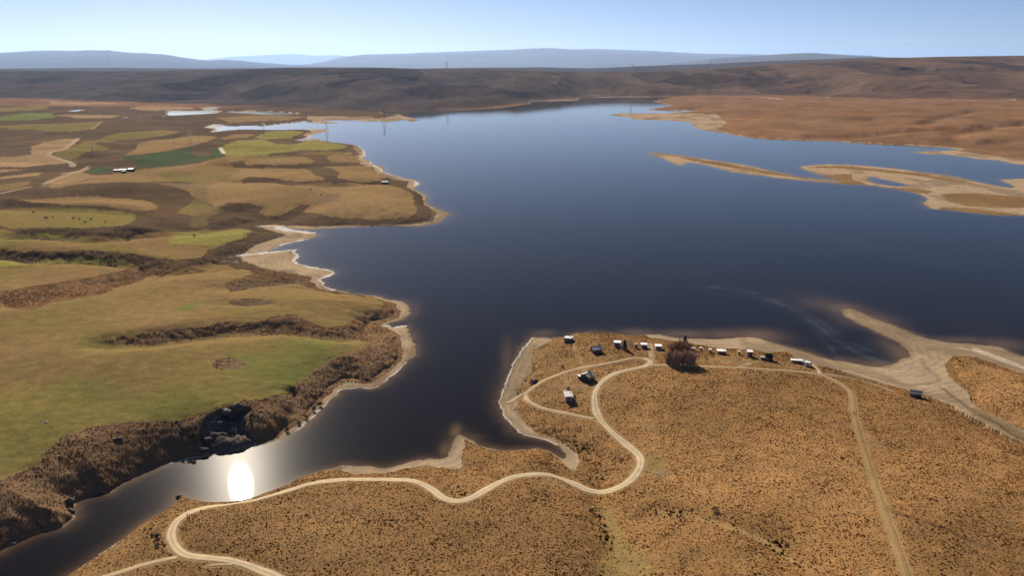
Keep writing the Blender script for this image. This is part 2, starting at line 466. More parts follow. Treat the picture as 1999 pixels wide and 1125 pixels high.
# ---------------------------------------------------------------- the long hills behind the lake
BASE = [(-500, 192), (0, 195), (140, 198), (250, 201), (420, 206), (560, 214), (700, 219), (800, 218), (900, 214.5), (960, 211.5), (1010, 205), (1033, 197), (1090, 195.8), (1128, 190.5), (1200, 188.5), (1310, 188), (1500, 190), (1700, 196), (1999, 201), (2500, 206)]
CREST = [(-500, 139), (0, 137.5), (250, 139), (400, 136.5), (560, 131.5), (740, 131.5), (860, 135), (940, 134.5), (1000, 136), (1150, 141), (1300, 138), (1400, 133), (1500, 126), (1600, 120), (1750, 112.5), (1850, 110), (1999, 108), (2500, 104)]
CRY = [(-500, 4300), (0, 4200), (500, 3900), (800, 3700), (1000, 3800), (1200, 4200), (1500, 4700), (1999, 5000), (2500, 5000)]
bu, bk = sight(*np.array(BASE, float).T)
gu, gk = sight(*np.array(CREST, float).T)
ru, _ = sight(np.array(CRY, float)[:, 0], np.full(len(CRY), 130.))
YB = np.interp(us, bu, (HC - 2) / bk)
kern = np.hanning(121); kern /= kern.sum()
YB = np.convolve(np.pad(YB, 60, mode='edge'), kern, 'valid')
YC = np.interp(us, ru, np.array(CRY, float)[:, 1])
HCR = HC - YC * np.interp(us, gu, gk)
t = (GY - YB[None, :]) / (YC - YB)[None, :]
tc = np.clip(t, 0, 1)
prof = 1 - (1 - tc) ** 1.3
wx = GX + 130 * (fbm(GX, GY, 420, 2, 31) - .5)
wy = GY * .55 + 130 * (fbm(GX, GY, 420, 2, 37) - .5)
spur = ridged(wx, wy, 430, 2, 41, .45) - .62
fine = ridged(wx, wy, 130, 3, 47, .5) - .62
env = np.clip(tc * 5, 0, 1) * np.clip((1 - tc) * 2.2, 0.08, 1)
hill = HCR[None, :] * prof + env * (np.minimum(spur - .06, .06) * 100 + np.minimum(fine, .1) * 22)
hill = np.where(t > 1, HCR[None, :] - (GY - YC[None, :]) * .03 + 0 * hill, hill)
hill = np.maximum(hill, -30) * sstep(0, 130, d_sh)
HILL = t > 0
H = np.where(HILL & ~WATER, np.maximum(np.minimum(H, 3) * (1 - np.clip(tc * 8, 0, 1)) + np.maximum(hill, 0), np.where(tc < .3, .5, -30)), H).astype(np.float32)
# rolling brown country on the far shore
roll = sstep(.30, .36, GU) * sstep(1250, 1500, GY) * (1 - sstep(2100, 2300, GY)) * upl
H += np.where(~WATER & ~HILL, roll * (ridged(GX * .6, GY, 420, 2, 53, .4) - .55) * 9, 0).astype(np.float32)


def sample(A, x, y):
    """bilinear look-up on the ground grid"""
    x, y = np.atleast_1d(np.asarray(x, float)), np.atleast_1d(np.asarray(y, float))
    r = np.clip(np.interp(y, ys, np.arange(NR)), 0, NR - 1.001)
    c = np.clip((x / y + UMAX) / (2 * UMAX) * (NU - 1), 0, NU - 1.001)
    r0, c0 = r.astype(int), c.astype(int)
    fr, fc = r - r0, c - c0
    return (A[r0, c0] * (1 - fc) + A[r0, c0 + 1] * fc) * (1 - fr) + (A[r0 + 1, c0] * (1 - fc) + A[r0 + 1, c0 + 1] * fc) * fr


def ground(pts):
    """where the sight line of each point meets the ground: (n,3)"""
    p = np.asarray(pts, float).reshape(-1, 2)
    u, k = sight(p[:, 0], p[:, 1])
    out = []
    for ui, ki in zip(u, k):
        c = int(np.clip(round((ui + UMAX) / (2 * UMAX) * (NU - 1)), 0, NU - 1))
        g = np.maximum(H[:, c], 0) - (HC - ys * ki)
        i = int(np.argmax(g >= 0))
        if g[i] < 0 or i == 0:
            Y = HC / max(ki, .012)
        else:
            s = g[i - 1] / (g[i - 1] - g[i])
            Y = ys[i - 1] + s * (ys[i] - ys[i - 1])
        out.append((ui * Y, Y, HC - Y * ki))
    return np.array(out)


def gxy(pts):
    return ground(pts)[:, :2]


# ---------------------------------------------------------------- gullies carved into the plateau
GULLY = [([(-60, 488), (0, 491), (90, 500), (200, 503), (290, 515), (340, 524), (400, 518), (455, 512), (480, 503)], 6.0, 13),
         ([(-60, 592), (20, 585), (100, 572), (200, 552), (280, 537), (340, 526)], 3.2, 15),
         ([(215, 664), (290, 660), (400, 648), (480, 640), (560, 640), (640, 650), (700, 648), (745, 634)], 3.4, 9),
         ([(40, 455), (130, 456), (180, 461), (270, 452), (340, 446), (420, 444)], 6, 14),
         ([(10, 397), (100, 404), (230, 408), (290, 420), (330, 436), (400, 443), (500, 441)], 5, 20),
         ([(100, 380), (200, 380), (300, 380), (345, 395), (340, 430)], 4, 28),
         ([(440, 560), (500, 552), (580, 547), (620, 543)], 1.8, 9),
         ([(430, 592), (480, 592), (530, 590)], 1.2, 7),
         ([(500, 305), (560, 302), (640, 298), (690, 293)], 3, 16), ([(440, 320), (500, 325), (560, 325), (640, 320), (715, 318)], 4, 16), ([(465, 352), (530, 350), (600, 356), (680, 358), (760, 350)], 4, 14),
         ([(420, 415), (470, 408), (530, 428), (570, 415), (600, 402)], 3, 16),
         ([(0, 265), (120, 262), (240, 272), (330, 268)], 4, 40), ([(60, 300), (200, 305), (240, 290)], 3, 30),
         ([(1130, 905), (1150, 940), (1172, 968), (1190, 1005), (1200, 1050), (1215, 1125), (1220, 1200)], 3.0, 8), ([(1190, 1000), (1300, 1003), (1400, 1020), (1500, 1052), (1560, 1100), (1600, 1180)], 1.6, 7),
         ([(1850, 775), (1880, 795), (1930, 830), (1999, 868), (2100, 925)], 1.0, 7),
         ([(1990, 240), (1900, 252), (1800, 252), (1700, 262), (1600, 268)], 6, 22), ([(1700, 232), (1800, 240), (1850, 225), (1900, 215)], 6, 20), ([(1860, 250), (1880, 275), (1960, 275)], 5, 20),
         ([(572, 765), (576, 790), (566, 815), (548, 848)], 1.2, 3)]
GD = np.zeros((NR, NU), np.float32)
for ln, dep, wid in GULLY:
    R = wid * 2.6
    d = dist_lines([dense(gxy(ln), 15)], R)
    GD = np.maximum(GD, dep * np.exp(-(d / wid) ** 2) - dep * math.exp(-6.76))
H = np.where(WATER | SAND, H, np.maximum(H - GD, np.minimum(H, .3))).astype(np.float32)
H2 = H.copy()
# ---------------------------------------------------------------- ground cover
def soft(poly_px, wob=1.0):
    return inside(gxy(poly_px))


OL, TN, YG, GN, DG, PT = (.182, .142, .045), (.255, .160, .070), (.225, .188, .054), (.150, .165, .048), (.074, .088, .041), (.30, .19, .095)
FIELDS = [
 (OL, [(-300, 600), (0, 593), (40, 608), (64, 605), (107, 591), (149, 583), (200, 576), (229, 563), (267, 551), (323, 537), (347, 528), (373, 520), (416, 517), (453, 519), (500, 535), (460, 545), (440, 553), (448, 570), (500, 562), (577, 555), (607, 563), (660, 574), (713, 580), (735, 581), (751, 591), (744, 600), (707, 611), (683, 627), (675, 636), (653, 640), (632, 639), (613, 632), (597, 624), (581, 615), (560, 612), (539, 615), (520, 625), (493, 630), (453, 629), (427, 631), (400, 637), (320, 645), (288, 647), (253, 656), (195, 658), (213, 667), (240, 673), (293, 672), (347, 665), (400, 656), (453, 653), (500, 655), (560, 655), (627, 660), (667, 661), (701, 664), (716, 669), (712, 677), (693, 688), (653, 700), (629, 712), (603, 731), (587, 744), (571, 763), (549, 772), (507, 779), (467, 784), (427, 795), (383, 811), (353, 820), (307, 824), (276, 824), (230, 826), (184, 834), (147, 844), (117, 860), (101, 875), (80, 893), (61, 912), (37, 924), (0, 938), (-300, 1010)]),
 (OL, [(-80, 510), (0, 509), (80, 506), (160, 504), (213, 506), (248, 509), (275, 520), (240, 530), (187, 540), (107, 552), (40, 563), (0, 570), (-80, 580)]),
 (YG, [(-80, 510), (0, 509), (80, 506), (160, 504), (235, 508), (180, 513), (80, 518), (0, 523), (-80, 526)]),
 (OL, [(-80, 447), (0, 447), (27, 455), (59, 457), (93, 456), (125, 459), (160, 464), (200, 461), (267, 457), (333, 452), (400, 448), (467, 447), (493, 452), (480, 463), (437, 476), (408, 489), (392, 503), (347, 508), (307, 505), (267, 497), (213, 491), (160, 489), (93, 492), (53, 491), (0, 487), (-80, 484)]),
 (YG, [(55, 457), (93, 456), (125, 458), (122, 465), (90, 467), (62, 463)]), (YG, [(340, 453), (467, 447), (490, 452), (470, 464), (420, 478), (330, 476)]),
 (OL, [(-80, 408), (40, 406), (107, 406), (187, 409), (240, 412), (264, 420), (263, 433), (240, 441), (187, 444), (160, 447), (120, 445), (67, 444.5), (21, 447), (0, 440), (-80, 440)]),
 (TN, [(29, 391), (93, 388), (147, 384), (187, 382), (227, 388), (280, 391), (307, 400), (307, 408), (288, 412), (253, 409), (213, 403), (133, 400), (67, 395)]),
 (OL, [(379, 391), (416, 403), (435, 412), (416, 421), (381, 421), (347, 416), (360, 403)]),
 (TN, [(85, 363), (175, 350), (225, 338), (275, 331), (325, 326), (387, 319), (437, 306), (470, 304), (482, 312), (440, 318), (445, 326), (500, 328), (530, 346), (480, 345), (470, 352), (500, 358), (580, 361), (660, 357), (740, 361), (793, 371), (807, 383), (812, 417), (793, 425), (740, 429), (687, 427), (647, 424), (591, 414), (604, 400), (585, 400), (564, 411), (545, 420), (521, 421), (508, 416), (516, 404), (487, 396), (447, 396), (425, 404), (381, 385), (352, 369), (384, 356), (333, 354), (240, 355), (160, 359), (110, 368)]),
 (OL, [(300, 338), (390, 322), (440, 308), (470, 330), (440, 356), (400, 362), (384, 357), (330, 352)]),
 (YG, [(480, 274), (514, 272), (537, 281.6), (576, 281.6), (615, 275), (646, 279), (678, 284), (672, 289), (636, 294), (589, 292), (558, 297), (527, 300), (519, 304), (440, 305), (430, 287), (465, 274)]),
 (YG, [(496, 268.6), (519, 257), (553, 254.5), (594, 257), (584, 263), (566, 270), (519, 271)]),
 (OL, [(568, 304), (597, 298), (641, 295), (688, 296), (685, 303), (640, 302)]),
 (TN, [(640, 305), (660, 303), (701, 303), (714, 314), (683, 317), (650, 318), (640, 311)]),
 (OL, [(480, 305), (558, 302), (594, 306), (560, 312), (480, 312)]), (TN, [(480, 312), (594, 306), (615, 313), (610, 318), (571, 322), (480, 322)]),
 (TN, [(480, 328), (571, 328), (602, 331), (612, 340), (633, 352), (597, 354), (532, 348), (480, 338)]),
 (TN, [(631, 327), (667, 324.5), (714, 323), (740, 336), (756, 345), (740, 353), (701, 357), (662, 349), (657, 345), (666, 336)]),
 (DG, [(242, 306), (287, 300), (350, 291), (382, 287), (370, 300), (387, 307), (410, 305), (410, 292), (430, 290), (440, 305), (400, 314), (350, 321), (287, 329), (265, 329), (270, 317), (245, 314)]),
 (DG, [(165, 336), (180, 327), (200, 325), (220, 329), (212, 335), (180, 339)]),
 (OL, [(105, 302), (140, 287), (162, 277), (207, 265), (275, 256), (325, 254), (357, 257), (325, 265), (275, 270), (225, 274), (187, 277), (190, 282), (217, 290), (175, 295), (150, 307), (132, 311), (110, 306)]),
 (PT, [(-80, 308), (0, 307), (62, 301), (57, 292), (87, 277), (125, 271), (152, 270), (140, 282), (122, 292), (95, 301), (105, 307), (135, 315), (125, 320), (95, 320), (50, 326), (0, 326), (-80, 327)]),
 (TN, [(240, 304), (270, 282), (325, 272), (375, 265), (412, 265), (425, 267), (400, 277), (375, 285), (345, 291), (275, 301)]),
 (OL, [(-80, 246), (0, 245), (75, 242), (155, 240), (200, 237), (180, 252), (137, 257), (87, 255), (0, 249)]),
 (GN, [(-80, 230), (0, 229), (50, 220), (100, 220), (107, 230), (62, 235), (0, 234), (-80, 236)]),
 (PT, [(250, 210), (295, 205), (375, 210), (382, 214), (275, 215)]), (PT, [(95, 197.5), (225, 199.5), (225, 204), (100, 204)]), (PT, [(107, 225), (150, 224), (235, 225), (220, 230), (150, 231)]),
 (PT, [(0, 331), (50, 331), (0, 337), (-60, 338), (-60, 332)]), (PT, [(0, 345), (85, 337), (75, 343), (0, 350), (-60, 352), (-60, 346)]), (OL, [(0, 361), (64, 353), (53, 363), (0, 375), (-60, 378), (-60, 362)]),
 (PT, [(85, 357), (125, 337), (172, 325), (160, 337), (180, 342), (225, 341), (170, 350), (110, 360)]),
 (TN, [(500, 262), (460, 262), (430, 270), (440, 272), (480, 268)]), (PT, [(600, 226), (690, 227), (740, 229), (690, 234), (600, 234)]), (OL, [(0, 210), (90, 207), (95, 212), (0, 218)]),
 (TN, [(420, 230), (480, 226), (600, 228), (560, 235), (450, 240)]), (PT, [(150, 333), (172, 326), (175, 329), (160, 336)]),
]
base = np.zeros((NR, NU, 3), np.float32)
LEFT = 1 - sstep(-.09, .02, GU)
c_left = np.array((.118, .077, .044), np.float32)
c_near = np.array((.256, .144, .059), np.float32)
c_far = np.array((.212, .114, .058), np.float32)
fy = sstep(700, 1200, GY)[..., None]
base[:] = (c_near * (1 - fy) + c_far * fy)
nearl = sstep(330, 230, GY) * .0
river = dist_lines([flat([(0, 1085), (150, 1000), (420, 930), (600, 880), (720, 790), (860, 700), (830, 560), (800, 470), (900, 400), (800, 320), (700, 250), (900, 225)])], 1.0)
SIDE = flat([(0, 1090), (150, 1020), (440, 935), (650, 860), (800, 720), (860, 600), (760, 500), (900, 420), (850, 340), (760, 290), (720, 244), (860, 222), (900, 215)])
leftpoly = np.vstack([SIDE, [[-600, 2300], [-3000, 2300], [-900, 60]]])
LB = inside(leftpoly)
base[LB] = (c_left * (1 + np.array((.95, .80, .60), np.float32) * sstep(560, 340, GY)[..., None]))[LB]
hillc = np.array((.080, .061, .052), np.float32) * (1 - sstep(-.2, .4, GU))[..., None] + np.array((.125, .074, .046), np.float32) * sstep(-.2, .4, GU)[..., None]
hf = sstep(0, .06, t)[..., None]
base = base * (1 - hf) + hillc * hf
# mottling of the tussock country
mot = fbm(GX, GY, 26, 4, 61)
mot2 = fbm(GX, GY, 140, 3, 67)
mot3 = fbm(GX, GY, 4.5, 3, 71)
base *= (.72 + .56 * mot)[..., None] * (.72 + .56 * fbm(GX, GY, 75, 3, 63))[..., None]
red = (mot2 - .5)[..., None]
base *= 1 + red * np.array((.16, .02, -.2), np.float32)
TUS = np.where(WATER | SAND | HILL, 0, 1).astype(np.float32)       # tussock cover 0..1
# dark scree and bluffs on the hills
sl = np.abs(np.gradient(H, axis=0) / np.maximum(np.gradient(GY, axis=0), .1))
blf = (fbm(GX, GY * .35, 260, 4, 83) > .60) & (tc > .35) & (tc < .9) & HILL
base[blf] *= .62
hm = fbm(GX, GY * .5, 200, 4, 88)[..., None]
base = np.where(HILL[..., None], base * (.7 + .6 * hm), base)
fieldn = fbm(GX, GY, 60, 4, 91)
fieldf = fbm(GX, GY, 3.0, 2, 93)
FMASK = np.zeros((NR, NU), np.float32)
for c, poly in FIELDS:
    m = soft(poly) & ~WATER & ~SAND & ~HILL
    cc = np.array(c, np.float32)
    mixn = np.clip((fieldn[m] - .32) * 3.0, 0, 1)[:, None]
    if c == OL:
        cv = cc * (1 - mixn) + np.array((.225, .142, .060), np.float32) * mixn
    else:
        cv = cc * (.9 + .2 * mixn)
    base[m] = cv * (.86 + .28 * fieldf[m])[:, None]
    FMASK[m] = 1
    TUS[m] = 0
# greener damp patches in the big paddock
for (px, py, rx, ry, a) in ((600, 690, 70, 40, .75), (330, 800, 110, 35, .6), (170, 762, 80, 22, .45), (500, 720, 60, 25, .5), (480, 700, 40, 20, .5), (365, 600, 20, 8, .9), (40, 870, 60, 60, .3), (560, 740, 45, 30, .6)):
    q = ground([(px, py), (px + rx, py), (px, py - ry)])
    ax, ay = max(abs(q[1, 0] - q[0, 0]), 1), max(abs(q[2, 1] - q[0, 1]), 1)
    g = np.exp(-((WX - q[0, 0]) / ax) ** 2 - ((WY - q[0, 1]) / ay) ** 2) * a * FMASK * (.5 + fieldn)
    g = np.clip(g, 0, 1)[..., None]
    base = base * (1 - g) + np.array((.135, .148, .038), np.float32) * g
# tussock islands left in the paddocks, damp hollows with darker growth
for poly in ([(440, 553), (465, 548), (540, 549), (600, 545), (575, 556), (500, 562), (447, 570)], [(430, 580), (450, 585), (500, 583), (541, 589), (520, 594), (480, 599), (455, 597)], [(415, 705), (430, 700), (455, 698), (480, 708), (470, 720), (440, 722), (420, 716)],
             [(617, 392), (640, 378), (665, 378), (660, 390), (640, 396)], [(62, 463), (100, 466), (128, 466), (108, 471), (80, 470)], [(370, 366), (352, 368), (340, 364), (300, 358), (360, 357), (390, 358)]):
    m = soft(poly) & ~WATER
    base[m] = 1.6 * c_left * (.75 + .5 * mot[m])[:, None]
    TUS[m] = .8
for (px, py, rx, ry) in ((1205, 1060, 22, 90), (1190, 1010, 14, 30), (1128, 908, 10, 20), (1270, 910, 28, 18), (1240, 1100, 40, 40), (1190, 1120, 30, 40)):
    q = ground([(px, py), (px + rx, py), (px, py - ry)])
    g = np.exp(-((WX - q[0, 0]) / (q[1, 0] - q[0, 0])) ** 2 - ((WY - q[0, 1]) / (q[2, 1] - q[0, 1])) ** 2)
    g = np.clip(g * 1.4 * (.4 + 1.2 * mot) - .25, 0, 1)
    base = base * (1 - g[..., None]) + np.array((.225, .150, .056), np.float32) * g[..., None]
    TUS *= 1 - .85 * g
# hollows and banks with taller, darker tussock and scrub
BIGM = np.zeros((NR, NU), np.float32)
for l, wpx_, a in (([(1285, 998), (1360, 1006), (1440, 1028), (1510, 1062), (1560, 1105)], 20, 1.0), ([(1165, 990), (1178, 1030), (1182, 1080), (1180, 1125)], 16, .8), ([(1235, 1050), (1250, 1090), (1262, 1125)], 14, .7), ([(880, 950), (892, 958), (900, 965)], 22, .9), ([(1110, 870), (1150, 905), (1190, 935)], 34, .55), ([(1395, 1000), (1440, 1008)], 14, .9), ([(1060, 850), (1100, 845), (1150, 850)], 22, .35)):
    L = [dense(gxy(l), 4)]
    wm = wpx_ * float(L[0][:, 1].mean()) / 1569
    d = dist_lines(L, wm * 2)
    BIGM = np.maximum(BIGM, a * np.clip(1.3 - d / wm, 0, 1) * np.clip(fbm(GX, GY, 9, 2, 171) * 2.4 - .5, 0, 1))
# bare worn patches
for (px, py, rx, ry, a) in ((1120, 752, 45, 16, .55), (1185, 750, 14, 22, .4), (1440, 706, 60, 7, .6), (1260, 832, 20, 8, .7), (1690, 850, 14, 26, .5), (1300, 690, 20, 8, .3), (1545, 712, 40, 6, .3), (1060, 690, 10, 6, .2), (1090, 945, 25, 8, .5), (1270, 690, 6, 16, .8), (1600, 730, 24, 6, .6), (1010, 747, 12, 8, .7), (1290, 925, 22, 8, .5)):
    q = ground([(px, py), (px + rx, py), (px, py - ry)])
    g = np.exp(-((WX - q[0, 0]) / (q[1, 0] - q[0, 0])) ** 2 - ((WY - q[0, 1]) / (q[2, 1] - q[0, 1])) ** 2)
    g = np.clip(g * 1.5 * (.5 + mot3) - .2, 0, 1) * a
    base = base * (1 - g[..., None]) + np.array((.27, .175, .092), np.float32) * g[..., None]
    TUS *= 1 - g
# a light cut strip below the power line, tracks worn in grass
def worn(lines, wid, col, amt=1.0, bare=1.0):
    global base, TUS
    L = [dense(gxy(l), 8) for l in lines]
    R = max(wid, max(float(l[:, 1].max()) for l in L) * .55 / 804) * 2.2
    d = dist_lines(L, R, X=GX + w1 * 1.2, Y=GY + w2 * 1.2)
    wpx = np.maximum(wid, PIX * .5)
    g = (1 - sstep(.75, 1.25, d / wpx)) * (d < R * .98) * amt * np.minimum(1, wid / (PIX * .5))
    base = base * (1 - g[..., None]) + np.array(col, np.float32) * g[..., None]
    TUS *= 1 - g * bare


DIRT = (.36, .265, .155)
worn([[(1666, 800), (1690, 888), (1708, 944), (1727, 997), (1745, 1049), (1764, 1105), (1775, 1150)]], 1.8, (.235, .145, .058), .5)
worn([[(1740, 1000), (1830, 1030), (1930, 1070)]], 1.0, (.15, .08, .035), .8, 0)
worn([[(1290, 1003), (1360, 1010), (1440, 1035), (1500, 1062), (1545, 1095)]], .9, (.33, .21, .085), .6)
worn([[(570, 765), (575, 790), (565, 815), (548, 848)]], .7, (.19, .13, .075), .6)
worn([[(152, 270), (140, 282), (122, 292), (95, 301), (120, 311), (140, 319), (142, 325)]], 3.2, (.40, .29, .18), .9)
worn([[(0, 378), (60, 365)]], 1.6, (.42, .33, .23), .8)
worn([[(172, 325), (150, 335), (110, 350), (85, 360)]], 2.2, (.38, .27, .17), .8)
worn([[(200, 236), (180, 252)]], 3, (.3, .2, .12), .8)
worn([[(430, 288), (437, 299)]], 2.6, (.62, .52, .40), .9)
worn([[(390, 362), (392, 400), (388, 443)]], 6, (.17, .13, .055), .55)
worn([[(1603, 731), (1660, 738), (1700, 748), (1740, 764)]], 1.0, (.30, .22, .13), .8)
worn([[(1240, 700), (1200, 709), (1160, 714)]], 1.4, (.10, .06, .034), .6)
worn([[(1142, 717), (1128, 690), (1118, 672)]], .8, (.28, .19, .10), .5)
worn([[(1150, 728), (1140, 722)], [(1465, 710), (1440, 718)], [(1270, 672), (1271, 690), (1270, 708)]], 1.1, (.33, .24, .14), .8)
worn([[(0, 523), (100, 518), (213, 513), (250, 509), (275, 521)], [(160, 583), (267, 556), (373, 523)], [(290, 672), (400, 657), (500, 657), (627, 661), (716, 669)], [(447, 571), (540, 560), (600, 565), (713, 581)],
      [(290, 329), (400, 314), (470, 303)], [(1590, 720), (1720, 752)]], .55, (.09, .06, .03), .7, 0)
# sand, mud and turf of the drawn-down shore
sn = fbm(GX * .8 + GY * .2, GY, 9, 4, 101)
sband = .5 + .5 * np.sin(d_sh * 1.9 + 5 * fbm(GX, GY, 22, 3, 103))
scol = np.array((.355, .255, .155), np.float32) * (.66 + .45 * sn + .16 * sband)[..., None]
lightL = sstep(-.02, -.1, GU)[..., None] * .0
mudn = sstep(.50, .62, fbm(GX, GY * .6, 24, 3, 107))[..., None]
scol = scol * (1 - .3 * mudn)
fars = sstep(700, 1100, GY)[..., None]
scol = scol * (1 - fars) + scol * np.array((1.08, 1.02, 1.0), np.float32) * fars
sm = (SAND & ~WATER & ~HILL)
base[sm] = scol[sm]
# the waterside is wet and darker
wet = np.exp(-d_sh / np.maximum(1.2, PIX[:, 0:1] * .6)) * sm
base *= (1 - .35 * wet)[..., None]
for poly in ISLE_TURF:
    m = inside(flat(poly, 1.5)) & ~WATER
    base[m] = np.array((.205, .122, .052), np.float32) * (.75 + .5 * mot[m])[:, None]
# the little stream over the mud flat
def stream(l, wid, col, amt):
    global base
    d = dist_lines([dense(flat(l, 1.0), 6)], wid * 2.5)
    g = (1 - sstep(.6, 1.3, d / wid)) * amt * ~WATER
    base = base * (1 - g[..., None]) + np.array(col, np.float32) * g[..., None]


stream([(1800, 700), (1805, 715), (1820, 727), (1834, 735), (1832, 743), (1822, 748)], 1.1, (.15, .095, .055), .4)
stream([(1838, 757), (1850, 768), (1870, 783), (1885, 794), (1905, 803)], .9, (.11, .065, .04), .6)
stream([(1905, 803), (1930, 822), (1960, 838), (1999, 862), (2060, 892)], 2.6, (.17, .115, .05), .85)
stream([(1912, 812), (1945, 830), (1970, 848), (1999, 866), (2060, 900)], .5, (.07, .05, .05), .9)
stream([(1740, 743), (1780, 750), (1815, 746)], 1.3, (.22, .15, .10), .7)
stream([(1620, 712), (1680, 728), (1730, 742), (1775, 752)], .7, (.23, .16, .095), .7)
stream([(1650, 722), (1700, 737), (1750, 752)], .4, (.5, .4, .28), .6)
stream([(1906, 680), (1950, 700), (1999, 718)], 2.2, (.52, .43, .31), .5)
stream([(1870, 676), (1930, 688), (1999, 716)], .7, (.62, .52, .40), .5)
# sun glint and sky glare at the water's edge, put into the base colour
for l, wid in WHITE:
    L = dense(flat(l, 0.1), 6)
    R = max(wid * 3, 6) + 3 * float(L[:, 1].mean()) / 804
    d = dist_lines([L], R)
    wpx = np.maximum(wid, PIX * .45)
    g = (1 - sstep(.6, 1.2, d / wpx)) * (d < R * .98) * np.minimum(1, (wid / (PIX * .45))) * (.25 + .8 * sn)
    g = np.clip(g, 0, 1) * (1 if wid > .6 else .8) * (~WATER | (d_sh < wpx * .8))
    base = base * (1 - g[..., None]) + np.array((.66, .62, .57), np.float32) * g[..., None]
    H = np.where((g > .15) & WATER, .04, H).astype(np.float32)
# rock bluff over the river
ROCKPX = [(400, 815), (425, 800), (470, 792), (490, 800), (480, 830), (500, 866), (440, 888), (405, 886), (385, 850)]
rkm = soft(ROCKPX) & ~WATER
RKN = fbm(GX, GY, 7, 4, 113)
base[rkm] = np.array((.125, .100, .080), np.float32) * (.5 + RKN[rkm])[:, None]
TUS[rkm] *= .25
H = np.where(rkm, np.maximum(H * .78 + (RKN - .5) * 5, .2), H).astype(np.float32)

# ---------------------------------------------------------------- roads as draped sheets
ROADS = [("gravel_road", 2.5, [(560, 1140), (529, 1123), (504, 1113), (474, 1102), (440, 1094), (400, 1090), (368, 1086), (349, 1076), (337, 1059), (334, 1041), (343, 1022), (360, 1007), (387, 996), (420, 989), (460, 984), (501, 977), (547, 963), (590, 950), (633, 941), (676, 937), (737, 937), (790, 938), (823, 945.6), (845, 958), (863, 972), (884, 979), (906, 978), (930, 968.6), (958, 952), (989, 937), (1022, 929), (1056, 927), (1087, 932), (1117, 944), (1145, 957), (1170, 962), (1194, 958), (1222, 945), (1242, 926), (1251, 906), (1247, 890), (1228, 873), (1197, 847), (1174, 823), (1164, 804), (1161, 786), (1161, 771), (1168, 755), (1181, 741), (1204, 729), (1236, 721), (1259, 716), (1269, 710), (1267, 704), (1256, 700)]),
         ("gravel_track", 1.65, [(1253, 699.6), (1236, 700), (1207, 706), (1176, 712), (1142, 717.6), (1111, 725), (1085, 734.5), (1059, 745), (1038, 760), (1028, 768), (1026, 776), (1035, 786), (1056, 797), (1090, 805), (1126, 812.5), (1159, 819)]),
         ("gravel_track", 1.5, [(1030, 766), (1016, 773), (1003, 781), (990, 788)]),
         ("gravel_track", 1.75, [(1270, 713.4), (1311, 714.5), (1368, 716), (1420, 718), (1480, 721), (1530, 724), (1566, 727), (1603, 733), (1634, 746), (1655, 761), (1664, 777), (1667, 808)]),
         ("wheel_track", 1.3, [(1667, 809), (1675, 839), (1690, 888), (1708, 944), (1727, 997), (1745, 1049), (1764, 1105), (1778, 1150)]),
         ("gravel_track", 1.7, [(190, 1131), (224, 1122), (276, 1105), (322, 1094), (346, 1089.5)]),
         ("gravel_track", 1.5, [(1601, 731), (1597, 723), (1588, 714), (1579, 708)]),
         ("gravel_track", 1.0, [(408, 1106), (428, 1104), (455, 1104)])]
road_pts = []
RD = np.full((NR, NU), 40., np.float32)
for nm, wid, l in ROADS:
    P = dense(gxy(l), 2.0)
    road_pts.append(P)
    RD = np.minimum(RD, dist_lines([P], 30.0, X=GX, Y=GY) - wid / 2)
rs = (1 - sstep(.2, 1.3, RD))[..., None] * np.where(WATER, 0, 1)[..., None]
base = base * (1 - rs * .6) + np.array((.30, .19, .09), np.float32) * rs * .6
TUS *= 1 - sstep(1.0, .2, RD)
RELIEF = TUS * sstep(.5, 3, RD)

# small relief of the tussock cover (coarser further off where single tufts are no longer built)
farw = sstep(330, 520, GY)
cl1 = fbm(GX, GY, 2.6, 2, 121) - .5
cl2 = fbm(GX, GY, 7.0, 3, 127) - .5
gul = np.clip(GD / 3, 0, 1) + (LB & (GY < 420))
H += (RELIEF * (cl2 * (.55 + .35 * farw + .1 * gul) * (1 - sstep(700, 1300, GY)) + cl1 * (.14 + .5 * farw + .15 * gul) * (1 - sstep(450, 800, GY)))).astype(np.float32)
H += (np.where(SAND & ~WATER, 1, 0) * (sn - .5) * .25 * np.clip(d_sh / 3, 0, 1)).astype(np.float32)
H += (FMASK * (fieldf - .5) * .25).astype(np.float32)

# ---------------------------------------------------------------- materials
def mat_new(name):
    m = bpy.data.materials.new(name)
    m.use_nodes = True
    m.node_tree.nodes.clear()
    return m, m.node_tree.nodes, m.node_tree.links


def noise_node(N, L, scale, detail=3, rough=.55, vec=None):
    n = N.new("ShaderNodeTexNoise")
    n.inputs["Scale"].default_value = scale
    n.inputs["Detail"].default_value = detail
    n.inputs["Roughness"].default_value = rough
    if vec is not None:
        L.new(vec, n.inputs["Vector"])
    return n


def ramp(N, L, fac, stops):
    r = N.new("ShaderNodeValToRGB")
    e = r.color_ramp.elements
    while len(e) < len(stops):
        e.new(.5)
    for i, (p, c) in enumerate(stops):
        e[i].position = p
        e[i].color = (*c, 1) if len(c) == 3 else c
    L.new(fac, r.inputs[0])
    return r


def mul(N, L, a, b, fac=1.0):
    m = N.new("ShaderNodeMixRGB")
    m.blend_type = 'MULTIPLY'
    m.inputs[0].default_value = fac
    L.new(a, m.inputs[1])
    L.new(b, m.inputs[2])
    return m.outputs[0]


